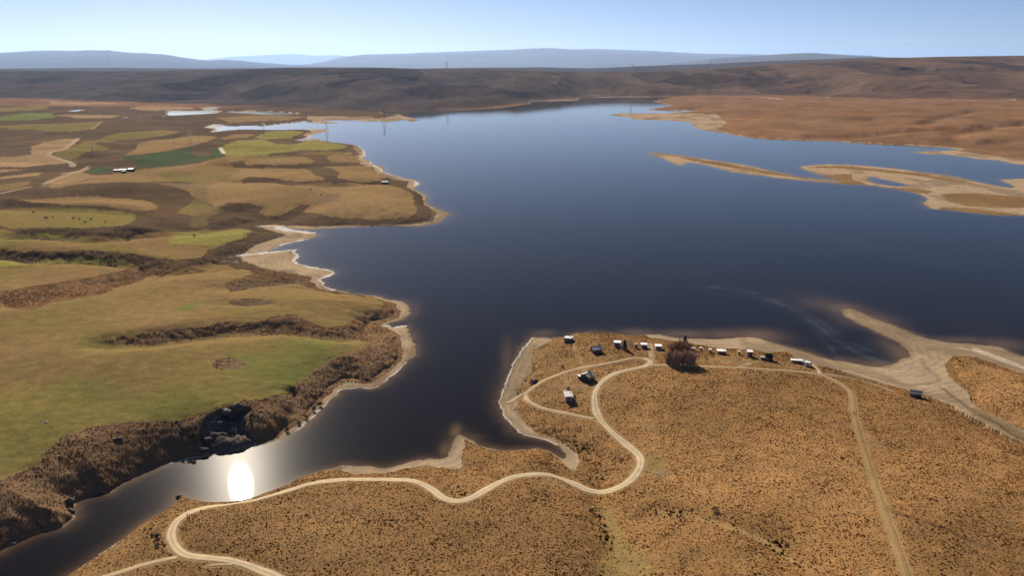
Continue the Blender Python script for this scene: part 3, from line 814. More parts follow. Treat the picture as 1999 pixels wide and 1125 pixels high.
def surface_mat(name, fine=1.6, lo=.62, hi=1.32, bump=.35, bscale=1.1, rough=.9, trans=0.0):
    """base colour per vertex, broken up by fine procedural noise and bump"""
    m, N, L = mat_new(name)
    out = N.new("ShaderNodeOutputMaterial")
    at = N.new("ShaderNodeAttribute")
    at.attribute_name = "Col"
    geo = N.new("ShaderNodeNewGeometry")
    n1 = noise_node(N, L, fine, 4, .65, geo.outputs["Position"])
    r1 = ramp(N, L, n1.outputs["Fac"], [(.3, (lo,) * 3), (.7, (hi,) * 3)])
    c = mul(N, L, at.outputs["Color"], r1.outputs[0])
    n2 = noise_node(N, L, fine * .13, 3, .6, geo.outputs["Position"])
    r2 = ramp(N, L, n2.outputs["Fac"], [(.3, (.86, .90, .94)), (.7, (1.14, 1.08, 1.02))])
    c = mul(N, L, c, r2.outputs[0])
    d = N.new("ShaderNodeBsdfDiffuse")
    d.inputs["Roughness"].default_value = 0
    L.new(c, d.inputs["Color"])
    if bump:
        nb = noise_node(N, L, bscale, 4, .6, geo.outputs["Position"])
        b = N.new("ShaderNodeBump")
        b.inputs["Strength"].default_value = bump
        b.inputs["Distance"].default_value = .5
        L.new(nb.outputs["Fac"], b.inputs["Height"])
        L.new(b.outputs[0], d.inputs["Normal"])
    sh = d.outputs[0]
    if trans:
        tr = N.new("ShaderNodeBsdfTranslucent")
        L.new(c, tr.inputs["Color"])
        mx = N.new("ShaderNodeMixShader")
        mx.inputs[0].default_value = trans
        L.new(sh, mx.inputs[1])
        L.new(tr.outputs[0], mx.inputs[2])
        sh = mx.outputs[0]
    L.new(sh, out.inputs["Surface"])
    return m


M_GROUND = surface_mat("ground", 1.5, .72, 1.28, .15, 1.0)
M_ROAD = surface_mat("road_gravel", 2.6, .86, 1.12, .1, 3.0)
M_GRASS = surface_mat("tussock_blades", 3.0, .85, 1.15, 0, 1, .9, .78)
M_FAR = surface_mat("far_ridges", .004, .8, 1.2, 0, 1)

# ---------------------------------------------------------------- ground mesh
idx = np.arange(NR * NU, dtype=np.int32).reshape(NR, NU)
quads = np.stack([idx[:-1, :-1], idx[:-1, 1:], idx[1:, 1:], idx[1:, :-1]], -1).reshape(-1, 4)
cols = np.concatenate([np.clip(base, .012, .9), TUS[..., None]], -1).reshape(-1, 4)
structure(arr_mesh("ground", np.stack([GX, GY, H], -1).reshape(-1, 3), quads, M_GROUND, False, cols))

for (nm, wid, l), P in zip(ROADS, road_pts):
    T = np.gradient(P, axis=0)
    T /= np.linalg.norm(T, axis=1)[:, None] + 1e-9
    Nn = np.stack([-T[:, 1], T[:, 0]], 1)
    hw = wid / 2 * (1 + .36 * (fbm(P[:, 0], P[:, 1], 9, 3, 131) - .5) * 2)
    offs = np.array([-1.0, -.72, -.52, -.3, 0, .3, .52, .72, 1.0])
    tone = np.array([.80, .98, 1.22, 1.05, .80, 1.05, 1.22, .98, .80])
    XY = P[:, None, :] + Nn[:, None, :] * (offs[None, :, None] * hw[:, None, None])
    zc = sample(H2, P[:, 0], P[:, 1])
    zs = sample(H, XY[..., 0].ravel(), XY[..., 1].ravel()).reshape(XY.shape[:2])
    Z = np.maximum(zs, 0.02) + np.array([.02, .07, .09, .1, .12, .1, .09, .07, .02])[None, :] + .03
    c0 = np.array({"gravel_road": (.46, .350, .215), "gravel_track": (.40, .295, .175), "wheel_track": (.24, .155, .070)}[nm])
    fade = np.clip((np.arange(len(P)) - (len(P) - 45)) / 45, 0, 1)[:, None, None] if nm == "gravel_track" and wid == 1.75 else 0.0
    c0 = c0[None, None, :] * (1 - fade) + np.array((.24, .155, .070)) * fade
    tv = tone[None, :] * (.9 + .25 * fbm(XY[..., 0], XY[..., 1], 6, 2, 137))
    C = np.concatenate([c0 * tv[..., None], np.ones(tv.shape + (1,))], -1)
    n, k = XY.shape[:2]
    ii = np.arange(n * k).reshape(n, k)
    qd = np.stack([ii[:-1, :-1], ii[1:, :-1], ii[1:, 1:], ii[:-1, 1:]], -1).reshape(-1, 4)
    structure(arr_mesh(nm, np.concatenate([XY, Z[..., None]], -1).reshape(-1, 3), qd, M_ROAD, False, C.reshape(-1, 4)))

# ---------------------------------------------------------------- far ridges
def ridge(name, crest, D, depth, col, seed, amp, low=0.0):
    c = np.array(crest, float)
    u, k = sight(c[:, 0], c[:, 1])
    n = 900
    uu = np.linspace(u[0], u[-1], n)
    kk = np.interp(uu, u, k)
    m = 70
    s = np.linspace(-1, .25, m)[:, None]
    Yr = D + depth * s + 0 * uu[None, :]
    Xr = uu[None, :] * D + (Yr - D) * uu[None, :]
    top = HC - D * kk[None, :]
    pr = np.where(s < 0, 1 - np.abs(s) ** 1.6, 1 - 1.5 * s)
    nz = (ridged(Xr, Yr * .7, depth * .22, 3, seed) - .62) * amp * np.clip(-s * 3, .06, 1)
    Zr = top * pr + nz * np.clip(1 + s, 0, 1) + low
    ii = np.arange(n * m).reshape(m, n)
    qd = np.stack([ii[:-1, :-1], ii[:-1, 1:], ii[1:, 1:], ii[1:, :-1]], -1).reshape(-1, 4)
    v = (.75 + .5 * fbm(Xr, Yr, depth * .1, 4, seed + 3))[..., None]
    C = np.concatenate([np.array(col) * v, np.ones((m, n, 1))], -1)
    structure(arr_mesh(name, np.stack([Xr, Yr, np.maximum(Zr, -3)], -1).reshape(-1, 3), qd, M_FAR, False, C.reshape(-1, 4)))


ridge("hills", [(-500, 112), (-200, 106), (0, 102.5), (60, 99.5), (140, 99.5), (205, 99), (211, 97.6), (218, 99.5), (260, 104), (320, 106.5), (350, 111), (405, 117.5), (440, 116), (500, 122), (560, 126.5), (640, 130), (760, 137)], 31000, 13000, (.09, .08, .08), 5, 260)
ridge("hills", [(560, 134), (620, 123), (660, 113), (705, 107), (800, 104), (900, 99.5), (1000, 96), (1060, 93.8), (1120, 96), (1190, 95.5), (1280, 99), (1360, 104), (1450, 105.5), (1560, 108), (1700, 114), (1900, 120)], 44000, 17000, (.13, .11, .10), 9, 420)
ridge("hills", [(1200, 137), (1300, 127), (1400, 114), (1500, 107), (1560, 103.2), (1590, 102.6), (1640, 106), (1700, 109), (1724, 111.5), (1800, 116), (2000, 122)], 24000, 8000, (.11, .085, .07), 11, 200)
ridge("hills", [(680, 132), (760, 127), (850, 126.5), (950, 131), (1050, 122), (1150, 114), (1250, 110), (1350, 117), (1450, 126)], 33000, 7000, (.13, .11, .10), 13, 180)
ridge("hills", [(-500, 134), (0, 133.5), (200, 132), (420, 133.5), (640, 132.5), (800, 134), (900, 132), (1050, 131), (1150, 133), (1300, 127), (1400, 124), (1500, 119), (1700, 112), (2000, 112)], 9500, 3500, (.06, .045, .040), 19, 60)
ridge("mountains", [(380, 118), (450, 110), (490, 108.5), (520, 106.5), (575, 104.5), (610, 108), (660, 107), (700, 112), (760, 118)], 72000, 9000, (.12, .11, .11), 15, 150)
# ---------------------------------------------------------------- water
def water_mat():
    m, N, L = mat_new("lake_water")
    out = N.new("ShaderNodeOutputMaterial")
    at = N.new("ShaderNodeAttribute")
    at.attribute_name = "Col"
    dif = N.new("ShaderNodeBsdfDiffuse")
    L.new(at.outputs["Color"], dif.inputs["Color"])
    geo = N.new("ShaderNodeNewGeometry")
    mp = N.new("ShaderNodeMapping")
    mp.inputs["Scale"].default_value = (.25, .55, 1)
    L.new(geo.outputs["Position"], mp.inputs[0])
    nb = noise_node(N, L, 1.0, 3, .6, mp.outputs[0])
    b = N.new("ShaderNodeBump")
    b.inputs["Strength"].default_value = .0015
    b.inputs["Distance"].default_value = .16
    L.new(nb.outputs["Fac"], b.inputs["Height"])
    gl = N.new("ShaderNodeBsdfGlossy")
    gl.distribution = 'BECKMANN'
    gl.inputs["Roughness"].default_value = .064
    g2 = N.new("ShaderNodeBsdfGlossy")
    g2.distribution = 'GGX'
    g2.inputs["Roughness"].default_value = .22
    for g in (gl, g2):
        g.inputs["Color"].default_value = (1, .955, .88, 1)
        L.new(b.outputs[0], g.inputs["Normal"])
    mg = N.new("ShaderNodeMixShader")
    mg.inputs[0].default_value = .05
    L.new(gl.outputs[0], mg.inputs[1])
    L.new(g2.outputs[0], mg.inputs[2])
    fr = N.new("ShaderNodeFresnel")
    fr.inputs["IOR"].default_value = 1.17
    mx = N.new("ShaderNodeMixShader")
    L.new(fr.outputs[0], mx.inputs[0])
    L.new(dif.outputs[0], mx.inputs[1])
    L.new(mg.outputs[0], mx.inputs[2])
    L.new(mx.outputs[0], out.inputs["Surface"])
    return m


M_WATER = water_mat()
SHAL = [(1480, 655, 55, 14, 1.0), (1420, 652, 60, 10, .8), (1340, 652, 60, 9, .9), (1245, 650, 40, 9, .8), (1650, 603, 45, 16, .9), (1600, 590, 60, 16, .6), (1560, 580, 60, 16, .35), (1690, 622, 60, 18, .8), (1760, 690, 30, 25, .9), (1720, 714, 60, 10, .9), (1650, 706, 40, 9, .6), (1860, 664, 90, 7, .7), (1960, 672, 60, 14, .7), (890, 842, 12, 14, 1.0), (868, 880, 12, 20, .7), (990, 700, 14, 40, .5), (1000, 830, 20, 20, .5),
        (1060, 650, 30, 8, .6), (145, 1000, 14, 16, .8), (920, 855, 25, 9, .5), (810, 610, 12, 20, .4), (1920, 640, 80, 25, .12)]
wr = np.arange(0, np.searchsorted(ys, 3100), 2)
wc = np.arange(0, NU, 2)
SXY = np.ix_(wr, wc)
wX, wY, wD, wIn = GX[SXY], GY[SXY], d_sh[SXY], WATER[SXY]
sh = np.exp(-wD / (.9 + .005 * wY)) * .55
for (px, py, rx, ry, a) in SHAL:
    q = flat([(px, py), (px + rx, py), (px, py - ry)])
    ax, ay = q[1, 0] - q[0, 0], max(q[2, 1] - q[0, 1], 3)
    sh = np.maximum(sh, .75 * a * np.exp(-((wX - q[0, 0]) / ax) ** 2 - ((wY - q[0, 1]) / ay) ** 2) * np.exp(-wD / 30))
sh = np.clip(sh * (.75 + .5 * fbm(wX, wY, 10, 3, 141)), 0, 1) * (1 - .55 * sstep(900, 1400, wY))
deep = np.array((.0065, .0044, .0034), np.float32)
sandy = np.array((.175, .105, .052), np.float32)
wcol = deep * (1 - sh[..., None]) + sandy * sh[..., None]
# wind-drawn froth lines
FROTH = [([(1390, 560), (1450, 572), (1510, 588), (1560, 612), (1600, 640), (1640, 670), (1690, 698)], 1.2, .09), ([(1440, 565), (1500, 580), (1590, 622), (1660, 668), (1740, 700)], .7, .08), ([(1600, 655), (1630, 690), (1640, 705)], .7, .07), ([(1650, 675), (1700, 700), (1740, 712)], 1.5, .07),
         ([(1440, 440), (1560, 452), (1680, 474), (1800, 500), (1990, 520)], 1.5, .035), ([(1630, 470), (1720, 492), (1850, 520), (1999, 540)], 1.2, .03), ([(755, 262), (870, 258), (1000, 248)], 3.0, -.02)]
for l, wid, a in FROTH:
    d = dist_lines([dense(flat(l), 8)], 25.0)[SXY]
    g = np.exp(-(d / wid) ** 2) + .35 * np.exp(-(d / (wid * 5)) ** 2)
    g *= .28 * np.clip(fbm(wX * .6 + wY * .5, wY, 8, 3, 151) * 2.4 - .6, 0, 1.2)
    wcol = wcol + (a * g)[..., None] * np.array((.75, .85, 1.0), np.float32)
wcol = np.clip(wcol, .004, .6)
n1_, n2_ = wX.shape
ii = np.arange(n1_ * n2_).reshape(n1_, n2_)
qd = np.stack([ii[:-1, :-1], ii[:-1, 1:], ii[1:, 1:], ii[1:, :-1]], -1).reshape(-1, 4)
wco = np.stack([wX, wY, np.zeros_like(wX)], -1).reshape(-1, 3)
structure(arr_mesh("lake_water", wco, qd, M_WATER, False, np.concatenate([wcol, np.ones(wX.shape + (1,))], -1).reshape(-1, 4)))


# ---------------------------------------------------------------- tussock grass, the near ground cover
def tussocks():
    n = 1300000
    y = np.sqrt(RNG.uniform(ys[0] ** 2, 560 ** 2, n))
    u = RNG.uniform(-.90, .90, n)
    x = u * y
    r = np.clip(np.interp(y, ys, np.arange(NR)).round().astype(int), 0, NR - 1)
    c = np.clip(((u + UMAX) / (2 * UMAX) * (NU - 1)).round().astype(int), 0, NU - 1)
    patch = fbm(x, y, 7, 3, 161)
    dens = TUS[r, c] * (.55 + .6 * patch) * (1 - sstep(430, 560, y) * .7)
    scrub = BIGM[r, c] * (RNG.random(n) < .5)
    big = np.clip(GD[r, c] / 2.0, 0, 1) * .12 + np.where(LB[r, c] & (y < 420), .08, 0) + 1.6 * scrub
    keep = RNG.random(n) < dens * (.98 - .25 * np.minimum(big, 1))
    x, y, r, c, big, patch, scrub = (a[keep] for a in (x, y, r, c, big, patch, scrub))
    print("tussocks", len(x))
    n = len(x)
    z = sample(H, x, y)
    s = RNG.lognormal(-1.22, .33, n) * (1 + .45 * big) * (.8 + .5 * patch)
    hgt = s * RNG.uniform(.16, .40, n) * (1 + .6 * big)
    k = 5
    th = np.arange(k) * 2 * np.pi / k
    ang = th[None, :] + RNG.uniform(0, 6.28, n)[:, None]
    # ring 0 at the ground, ring 1 flaring out half way, a shaggy top
    r0 = s[:, None] * .50 * RNG.uniform(.8, 1.2, (n, k))
    r1 = s[:, None] * .36 * RNG.uniform(.7, 1.25, (n, k))
    lean = RNG.normal(0, .10, (n, 2)) * s[:, None]
    V = np.zeros((n, 2 * k + 1, 3), np.float32)
    V[:, :k, 0] = x[:, None] + r0 * np.cos(ang)
    V[:, :k, 1] = y[:, None] + r0 * np.sin(ang)
    V[:, :k, 2] = z[:, None] - .12
    V[:, k:2 * k, 0] = x[:, None] + r1 * np.cos(ang + .4) + lean[:, :1]
    V[:, k:2 * k, 1] = y[:, None] + r1 * np.sin(ang + .4) + lean[:, 1:]
    V[:, k:2 * k, 2] = z[:, None] + hgt[:, None] * RNG.uniform(.35, .8, (n, k))
    V[:, 2 * k, 0] = x + lean[:, 0] * 1.6
    V[:, 2 * k, 1] = y + lean[:, 1] * 1.6
    V[:, 2 * k, 2] = z + hgt
    F = []
    for i in range(k):
        j = (i + 1) % k
        F += [(i, j, k + j), (i, k + j, k + i), (k + i, k + j, 2 * k)]
    F = np.array(F)
    F = (F[None] + (np.arange(n) * (2 * k + 1))[:, None, None]).reshape(-1, 3)
    bc = base[r, c] * RNG.lognormal(.28, .15, n)[:, None]
    dk = RNG.random(n) < (.02 + .10 * big)
    bc[dk] *= np.array((.6, .68, .68))
    bc[(big > .05) & (scrub < .1)] *= 1.15
    bc[scrub > .3] *= np.array((.42, .55, .6))
    gold = RNG.random(n) < .12
    bc[gold] *= np.array((1.25, 1.2, 1.05))
    cc = np.ones((n, 2 * k + 1, 4), np.float32)
    cc[:, :, :3] = np.clip(bc, .01, .6)[:, None, :]
    structure(arr_mesh("tussock_grass", V.reshape(-1, 3), F, M_GRASS, True, cc.reshape(-1, 4)), "stuff")


tussocks()


# ---------------------------------------------------------------- object materials
def paint(name, col, rough=.6, metal=0.0, var=.12, scale=1.5, corr=0.0, stain=None, spec=.3):
    m, N, L = mat_new(name)
    out = N.new("ShaderNodeOutputMaterial")
    p = N.new("ShaderNodeBsdfPrincipled")
    tc = N.new("ShaderNodeTexCoord")
    n = noise_node(N, L, scale, 4, .6, tc.outputs["Object"])
    st = stain or tuple(c * .6 for c in col)
    r = ramp(N, L, n.outputs["Fac"], [(.34, tuple(c * (1 - var) + s * var for c, s in zip(col, st))), (.62, col)])
    L.new(r.outputs[0], p.inputs["Base Color"])
    p.inputs["Roughness"].default_value = rough
    p.inputs["Metallic"].default_value = metal
    p.inputs["Specular IOR Level"].default_value = spec
    if corr:
        w = N.new("ShaderNodeTexWave")
        w.inputs["Scale"].default_value = corr
        L.new(tc.outputs["Object"], w.inputs["Vector"])
        b = N.new("ShaderNodeBump")
        b.inputs["Strength"].default_value = .3
        b.inputs["Distance"].default_value = .03
        L.new(w.outputs["Fac"], b.inputs["Height"])
        L.new(b.outputs[0], p.inputs["Normal"])
    L.new(p.outputs[0], out.inputs["Surface"])
    return m


M = {
 'zinc': paint("zinc_roof", (.62, .62, .62), .42, .55, .5, .8, 4, (.36, .28, .22)), 'white': paint("white_paint", (.78, .77, .74), .5, 0, .4, .9, 3, (.5, .45, .38)),
 'grey': paint("grey_roof", (.34, .32, .29), .55, .15, .4, .9, 4), 'tan': paint("tan_roof", (.40, .35, .28), .6, .1, .4, .9, 4), 'black': paint("dark_roof", (.022, .022, .024), .7, 0, .3, .9, 4),
 'wgrey': paint("grey_boards", (.16, .15, .14), .8, 0, .5, 1.2), 'wdark': paint("dark_boards", (.045, .04, .036), .85, 0, .5, 1.2), 'wblue': paint("blue_grey_iron", (.13, .145, .165), .6, .1, .4, 1, 5), 'wpink': paint("pink_boards", (.34, .25, .22), .8, 0, .4, 1.2), 'wcream': paint("cream_boards", (.48, .43, .34), .8, 0, .4, 1.2), 'wgreen': paint("green_boards", (.09, .105, .08), .8, 0, .4, 1.2),
 'glass': paint("window_glass", (.03, .035, .04), .12, 0, .1, 1, 0, None, .6), 'door': paint("door_paint", (.20, .10, .06), .6, 0, .3), 'trim': paint("trim_paint", (.62, .60, .56), .6, 0, .3), 'brick': paint("chimney_brick", (.25, .14, .10), .85, 0, .5, 6), 'iron': paint("flue_iron", (.18, .18, .18), .5, .6, .3),
 'bark': paint("bark", (.12, .085, .065), .9, 0, .5, 3), 'twig': paint("willow_twigs", (.40, .25, .17), .85, 0, .4, .8), 'twig2': paint("pale_twigs", (.52, .38, .28), .85, 0, .4, .8), 'needle': paint("conifer_needles", (.028, .042, .024), .85, 0, .5, 1.2), 'needle2': paint("dry_conifer_needles", (.075, .052, .032), .85, 0, .5, 1.2), 'bush': paint("bush_leaves", (.040, .042, .022), .85, 0, .5, 1.5), 'bushr': paint("russet_bush_leaves", (.13, .055, .030), .85, 0, .5, 1.5),
 'steel': paint("galvanised_steel", (.22, .22, .23), .5, .5, .3), 'rock': paint("schist_rock", (.13, .105, .085), .9, 0, .7, .7, 0, (.07, .06, .05)), 'pale': paint("pale_rock", (.52, .48, .42), .9, 0, .5, .8), 'wood': paint("post_wood", (.20, .16, .12), .9, 0, .4), 'hide': paint("cow_hide", (.045, .035, .03), .9, 0, .3), 'maroon': paint("maroon_paint", (.085, .03, .045), .35, .2, .2), 'tyre': paint("tyre_rubber", (.02, .02, .02), .8),
}


# ---------------------------------------------------------------- huts
def hut(name, px, py, w, d, h, rise, roof, wall, deg, label, style='gable', chim=None, win=2, door=True, cat="hut", group="holiday huts on the lake spit", porch=False):
    if group == "holiday huts on the lake spit":
        w, d, h = w * .88, d * .88, h * .93
    if style == 'skillion':
        d, h, rise = d * 1.15, h * .88, rise * .5
    g = ground([(px, py)])[0]
    x, y = g[0], g[1]
    a = math.radians(deg)
    rr = [sample(H, x + sx * w / 2 * math.cos(a), y + sx * w / 2 * math.sin(a))[0] for sx in (-1, 0, 1)]
    z = min(rr)
    R = empty(name, (x, y, z), a, label, cat, group)
    b = .5                                              # foundation sunk in the slope
    mb = MB()
    if style == 'gable':
        vs = []
        for sx in (-1, 1):
            X = sx * w / 2
            vs += [(X, -d / 2, -b), (X, d / 2, -b), (X, d / 2, h), (X, 0, h + rise), (X, -d / 2, h)]
        mb.add(vs, [(0, 4, 3, 2, 1), (5, 6, 7, 8, 9), (0, 5, 9, 4), (1, 2, 7, 6), (4, 9, 8, 3), (2, 3, 8, 7), (0, 1, 6, 5)])
    else:
        vs = [(-w / 2, -d / 2, -b), (w / 2, -d / 2, -b), (w / 2, d / 2, -b), (-w / 2, d / 2, -b), (-w / 2, -d / 2, h + rise), (w / 2, -d / 2, h + rise), (w / 2, d / 2, h), (-w / 2, d / 2, h)]
        mb.add(vs, [(3, 2, 1, 0), (4, 5, 6, 7), (0, 1, 5, 4), (1, 2, 6, 5), (2, 3, 7, 6), (3, 0, 4, 7)])
    wl = mb.build("wall", M[wall], R)
    o, th = .28, .10
    rf = MB()
    if style == 'gable':
        k = rise / (d / 2)
        ex = w / 2 + .2
        for s in (-1, 1):
            ye, ze = s * (d / 2 + o), h - k * o
            vs = [(-ex, 0, h + rise + .02), (ex, 0, h + rise + .02), (ex, ye, ze + .02), (-ex, ye, ze + .02), (-ex, 0, h + rise + th), (ex, 0, h + rise + th), (ex, ye, ze + th), (-ex, ye, ze + th)]
            fs = [(3, 2, 1, 0), (4, 5, 6, 7), (0, 1, 5, 4), (1, 2, 6, 5), (2, 3, 7, 6), (3, 0, 4, 7)]
            rf.add(vs, fs)
        rf.tube((-ex, 0, h + rise + th), (ex, 0, h + rise + th), .07, .07, 6)
    else:
        ex, k = w / 2 + .22, rise / d
        y0, y1 = -d / 2 - o, d / 2 + o
        z0, z1 = h + rise + k * o, h - k * o
        vs = [(-ex, y0, z0 + .02), (ex, y0, z0 + .02), (ex, y1, z1 + .02), (-ex, y1, z1 + .02), (-ex, y0, z0 + th), (ex, y0, z0 + th), (ex, y1, z1 + th), (-ex, y1, z1 + th)]
        rf.add(vs, [(3, 2, 1, 0), (4, 5, 6, 7), (0, 1, 5, 4), (1, 2, 6, 5), (2, 3, 7, 6), (3, 0, 4, 7)])
    r_o = rf.build("roof", M[roof], R)
    if chim:
        cx = w * .28
        if chim == 'brick':
            MB().box(cx - .3, d * .12 - .3, h * .8, cx + .3, d * .12 + .3, h + rise + .75).build("chimney", M['brick'], r_o)
        else:
            MB().lathe([(.12, h * .9), (.12, h + rise + .7), (.2, h + rise + .72), (.2, h + rise + .82)], 8, Matrix.Translation((cx, d * .1, 0))).build("chimney", M['iron'], r_o)
    yf = -d / 2
    if door:
        dr = MB().box(-.4, yf - .05, .05, .4, yf + .02, min(1.95, h - .05)).build("door", M['door'], R)
        MB().box(.26, yf - .11, .95, .33, yf - .05, 1.03).build("handle", M['iron'], dr)
    xs = [-w * .3, w * .3][:win] if door else [0][:win]
    for X in xs:
        wv = min(.5, w * .13)
        MB_ = MB()
        for (x0, z0, x1, z1) in ((-wv - .06, .86, wv + .06, .94), (-wv - .06, h - .32, wv + .06, h - .24), (-wv - .06, .94, -wv, h - .32), (wv, .94, wv + .06, h - .32), (-.03, .94, .03, h - .32)):
            MB_.box(X + x0, yf - .05, z0, X + x1, yf + .02, z1)
        wn_ = MB_.build("window", M['trim'], R)
        MB().box(X - wv, yf - .02, .94, X + wv, yf + .01, h - .32).build("pane", M['glass'], wn_)
    if porch:
        pz = h - .15
        pr = MB().add([(-w / 2, yf - 1.5, pz - .25), (w / 2, yf - 1.5, pz - .25), (w / 2, yf - .02, pz), (-w / 2, yf - .02, pz), (-w / 2, yf - 1.5, pz - .17), (w / 2, yf - 1.5, pz - .17), (w / 2, yf - .02, pz + .08), (-w / 2, yf - .02, pz + .08)],
                      [(3, 2, 1, 0), (4, 5, 6, 7), (0, 1, 5, 4), (1, 2, 6, 5), (2, 3, 7, 6), (3, 0, 4, 7)]).build("porch_roof", M[roof], R)
        for X in (-w / 2 + .1, w / 2 - .1):
            MB().box(X - .05, yf - 1.45, -.3, X + .05, yf - 1.35, pz - .24).build("post", M['wood'], pr)
    return R


hut("hut", 1110, 667, 3.6, 3.4, 2.4, .7, 'zinc', 'wblue', -18, "pale roofed hut with tall blue grey iron wall nearest the spit's sandy tip", 'skillion', 'flue', 1)
hut("hut", 1164, 688, 4.4, 4.0, 2.1, .75, 'zinc', 'wdark', 14, "low dark walled hut with grey white roof alone on the grassy rise", 'gable', 'brick')
hut("hut", 1205, 676, 3.0, 3.0, 2.2, .45, 'white', 'wcream', -8, "small white roofed hut beside the single dark conifer", 'skillion', None, 1)
hut("hut", 1257, 679, 2.7, 2.6, 1.9, .4, 'white', 'wgrey', -6, "small white roofed hut with grey walls just across the track from another", 'skillion', None, 1)
hut("hut", 1285, 682, 2.9, 3.0, 1.9, .45, 'white', 'wpink', -4, "white roofed hut with pinkish grey front between the track and the bare willows", 'skillion', None, 2)
hut("hut", 1408, 691, 3.7, 3.0, 1.9, .35, 'white', 'wdark', -5, "wide white roofed hut with dark front standing alone right of the willows", 'skillion', 'flue', 2)
hut("hut", 1463, 696, 2.2, 2.6, 2.7, .35, 'white', 'wdark', -6, "narrow tall black walled hut under a small white roof", 'skillion', None, 1)
hut("hut", 1500, 703, 3.0, 3.6, 1.8, 1.0, 'black', 'wdark', -12, "black roofed hut with a cluttered yard on the lake spit", 'gable', 'flue', 1)
hut("hut", 1147, 742, 4.2, 4.6, 2.2, .8, 'tan', 'wdark', 42, "tan grey gabled hut by the road bend with a white shed beside it", 'gable', 'brick')
hut("hut", 1109, 780, 3.0, 5.2, 2.4, .55, 'grey', 'wpink', 4, "long grey roofed hut with pinkish end wall and bushes behind it", 'skillion', 'flue', 1, True, "hut", "holiday huts on the lake spit", False)
hut("hut", 1787, 775, 4.4, 2.6, 1.9, .7, 'grey', 'wdark', -24, "grey roofed dark hut alone beside the mud flat and stream", 'gable', None, 1)
hut("hut", 752, 360, 6, 5, 2.8, 1.0, 'white', 'wgrey', 0, "white roofed hut on the far point above the lake", 'gable', None, 2, True, "hut", None)
hut("shed", 1134, 741, 1.7, 1.6, 1.7, .2, 'white', 'wdark', 20, "small white roofed shed next to the tan roofed hut", 'skillion', None, 0, True, "shed", "sheds and outhouses")
hut("outhouse", 1241, 679, 1.0, 1.0, 1.7, .2, 'wpink', 'wpink', 10, "tiny pinkish outhouse among the grass left of two white roofed huts", 'skillion', None, 0, True, "outhouse", "sheds and outhouses")
hut("outhouse", 1386, 689, .9, .9, 1.7, .2, 'white', 'wcream', -10, "tiny pale outhouse just left of the wide white roofed hut", 'skillion', None, 0, True, "outhouse", "sheds and outhouses")
hut("outhouse", 1368, 684, .7, .7, 1.2, .15, 'white', 'wcream', -10, "tiniest pale outhouse right of the willows, near the beach", 'skillion', None, 0, True, "outhouse", "sheds and outhouses")
hut("outhouse", 1442, 693, .9, .9, 1.7, .2, 'wcream', 'wcream', -10, "tiny tan outhouse left of the narrow black hut", 'skillion', None, 0, True, "outhouse", "sheds and outhouses")
hut("shed", 1351, 685, 2.2, 1.6, 1.3, .3, 'grey', 'wdark', -12, "low dark shed against the right side of the back willows", 'skillion', None, 0, True, "shed", "sheds and outhouses")
hut("shed", 1489, 702, 1.8, 1.4, 1.2, .2, 'grey', 'wgrey', -12, "low grey lean-to shed against the black roofed hut", 'skillion', None, 0, True, "shed", "sheds and outhouses")
hut("long_hut", 1555, 709, 5.0, 2.0, 1.7, .25, 'white', 'wgrey', -12, "long narrow white roofed hut at the end of the row of huts", 'skillion', None, 2, True, "hut", "holiday huts on the lake spit")
hut("shed", 1573, 713, 1.4, 1.6, 1.8, .2, 'grey', 'wgrey', -12, "grey shed at the right end of the long white hut", 'skillion', None, 0, True, "shed", "sheds and outhouses")
for a in ((230, 334.5, 7, "long white farm shed under the dark green crop field"), (242, 333.2, 7, "second white farm shed end to end with the longest one")):
    hut("farm_shed", a[0], a[1], a[2], 3.6, 1.7, .4, 'white', 'wdark', 6, a[3], 'gable', None, 2, True, "shed", "farm buildings by the crop field")
hut("farm_shed", 257, 333.6, 5, 6, 2.2, .8, 'white', 'wdark', 4, "small square farm shed set apart at the end of the farm sheds", 'gable', None, 1, True, "shed", "farm buildings by the crop field")
hut("farm_shed", 242, 337.3, 3.6, 3.5, 2.4, .5, 'grey', 'wdark', 0, "little dark farm shed in front of the white sheds", 'skillion', None, 0, True, "shed", "farm buildings by the crop field")


# ---------------------------------------------------------------- vehicles and small things
def caravan(px, py, deg, label):
    g = ground([(px, py)])[0]
    R = empty("caravan", (g[0], g[1], g[2]), math.radians(deg), label, "caravan")
    mb = MB()
    prof = [(-1.3, .45), (-1.35, 1.1), (-1.15, 1.75), (-.9, 1.95), (.9, 1.95), (1.2, 1.7), (1.35, 1.0), (1.2, .45)]
    n = len(prof)
    vs = [(x, -.85, z) for x, z in prof] + [(x, .85, z) for x, z in prof]
    fs = [tuple(range(n)), tuple(range(2 * n - 1, n - 1, -1))] + [(i, n + i, n + (i + 1) % n, (i + 1) % n) for i in range(n)]
    mb.add(vs, fs).build("body", M['white'], R)
    for s in (-1, 1):
        wh = MB()
        wh.tube((0, s * .70, .32), (0, s * .89, .32), .32, .32, 12)
        wh.build("wheel", M['tyre'], R)
    MB().box(-.55, -.88, 1.05, .55, -.851, 1.55).build("window", M['glass'], R)
    MB().tube((1.2, 0, .5), (2.0, 0, .45), .05, .05).build("tow_bar", M['steel'], R)


caravan(1577, 716, -30, "small pinkish white caravan parked beyond the long white hut")


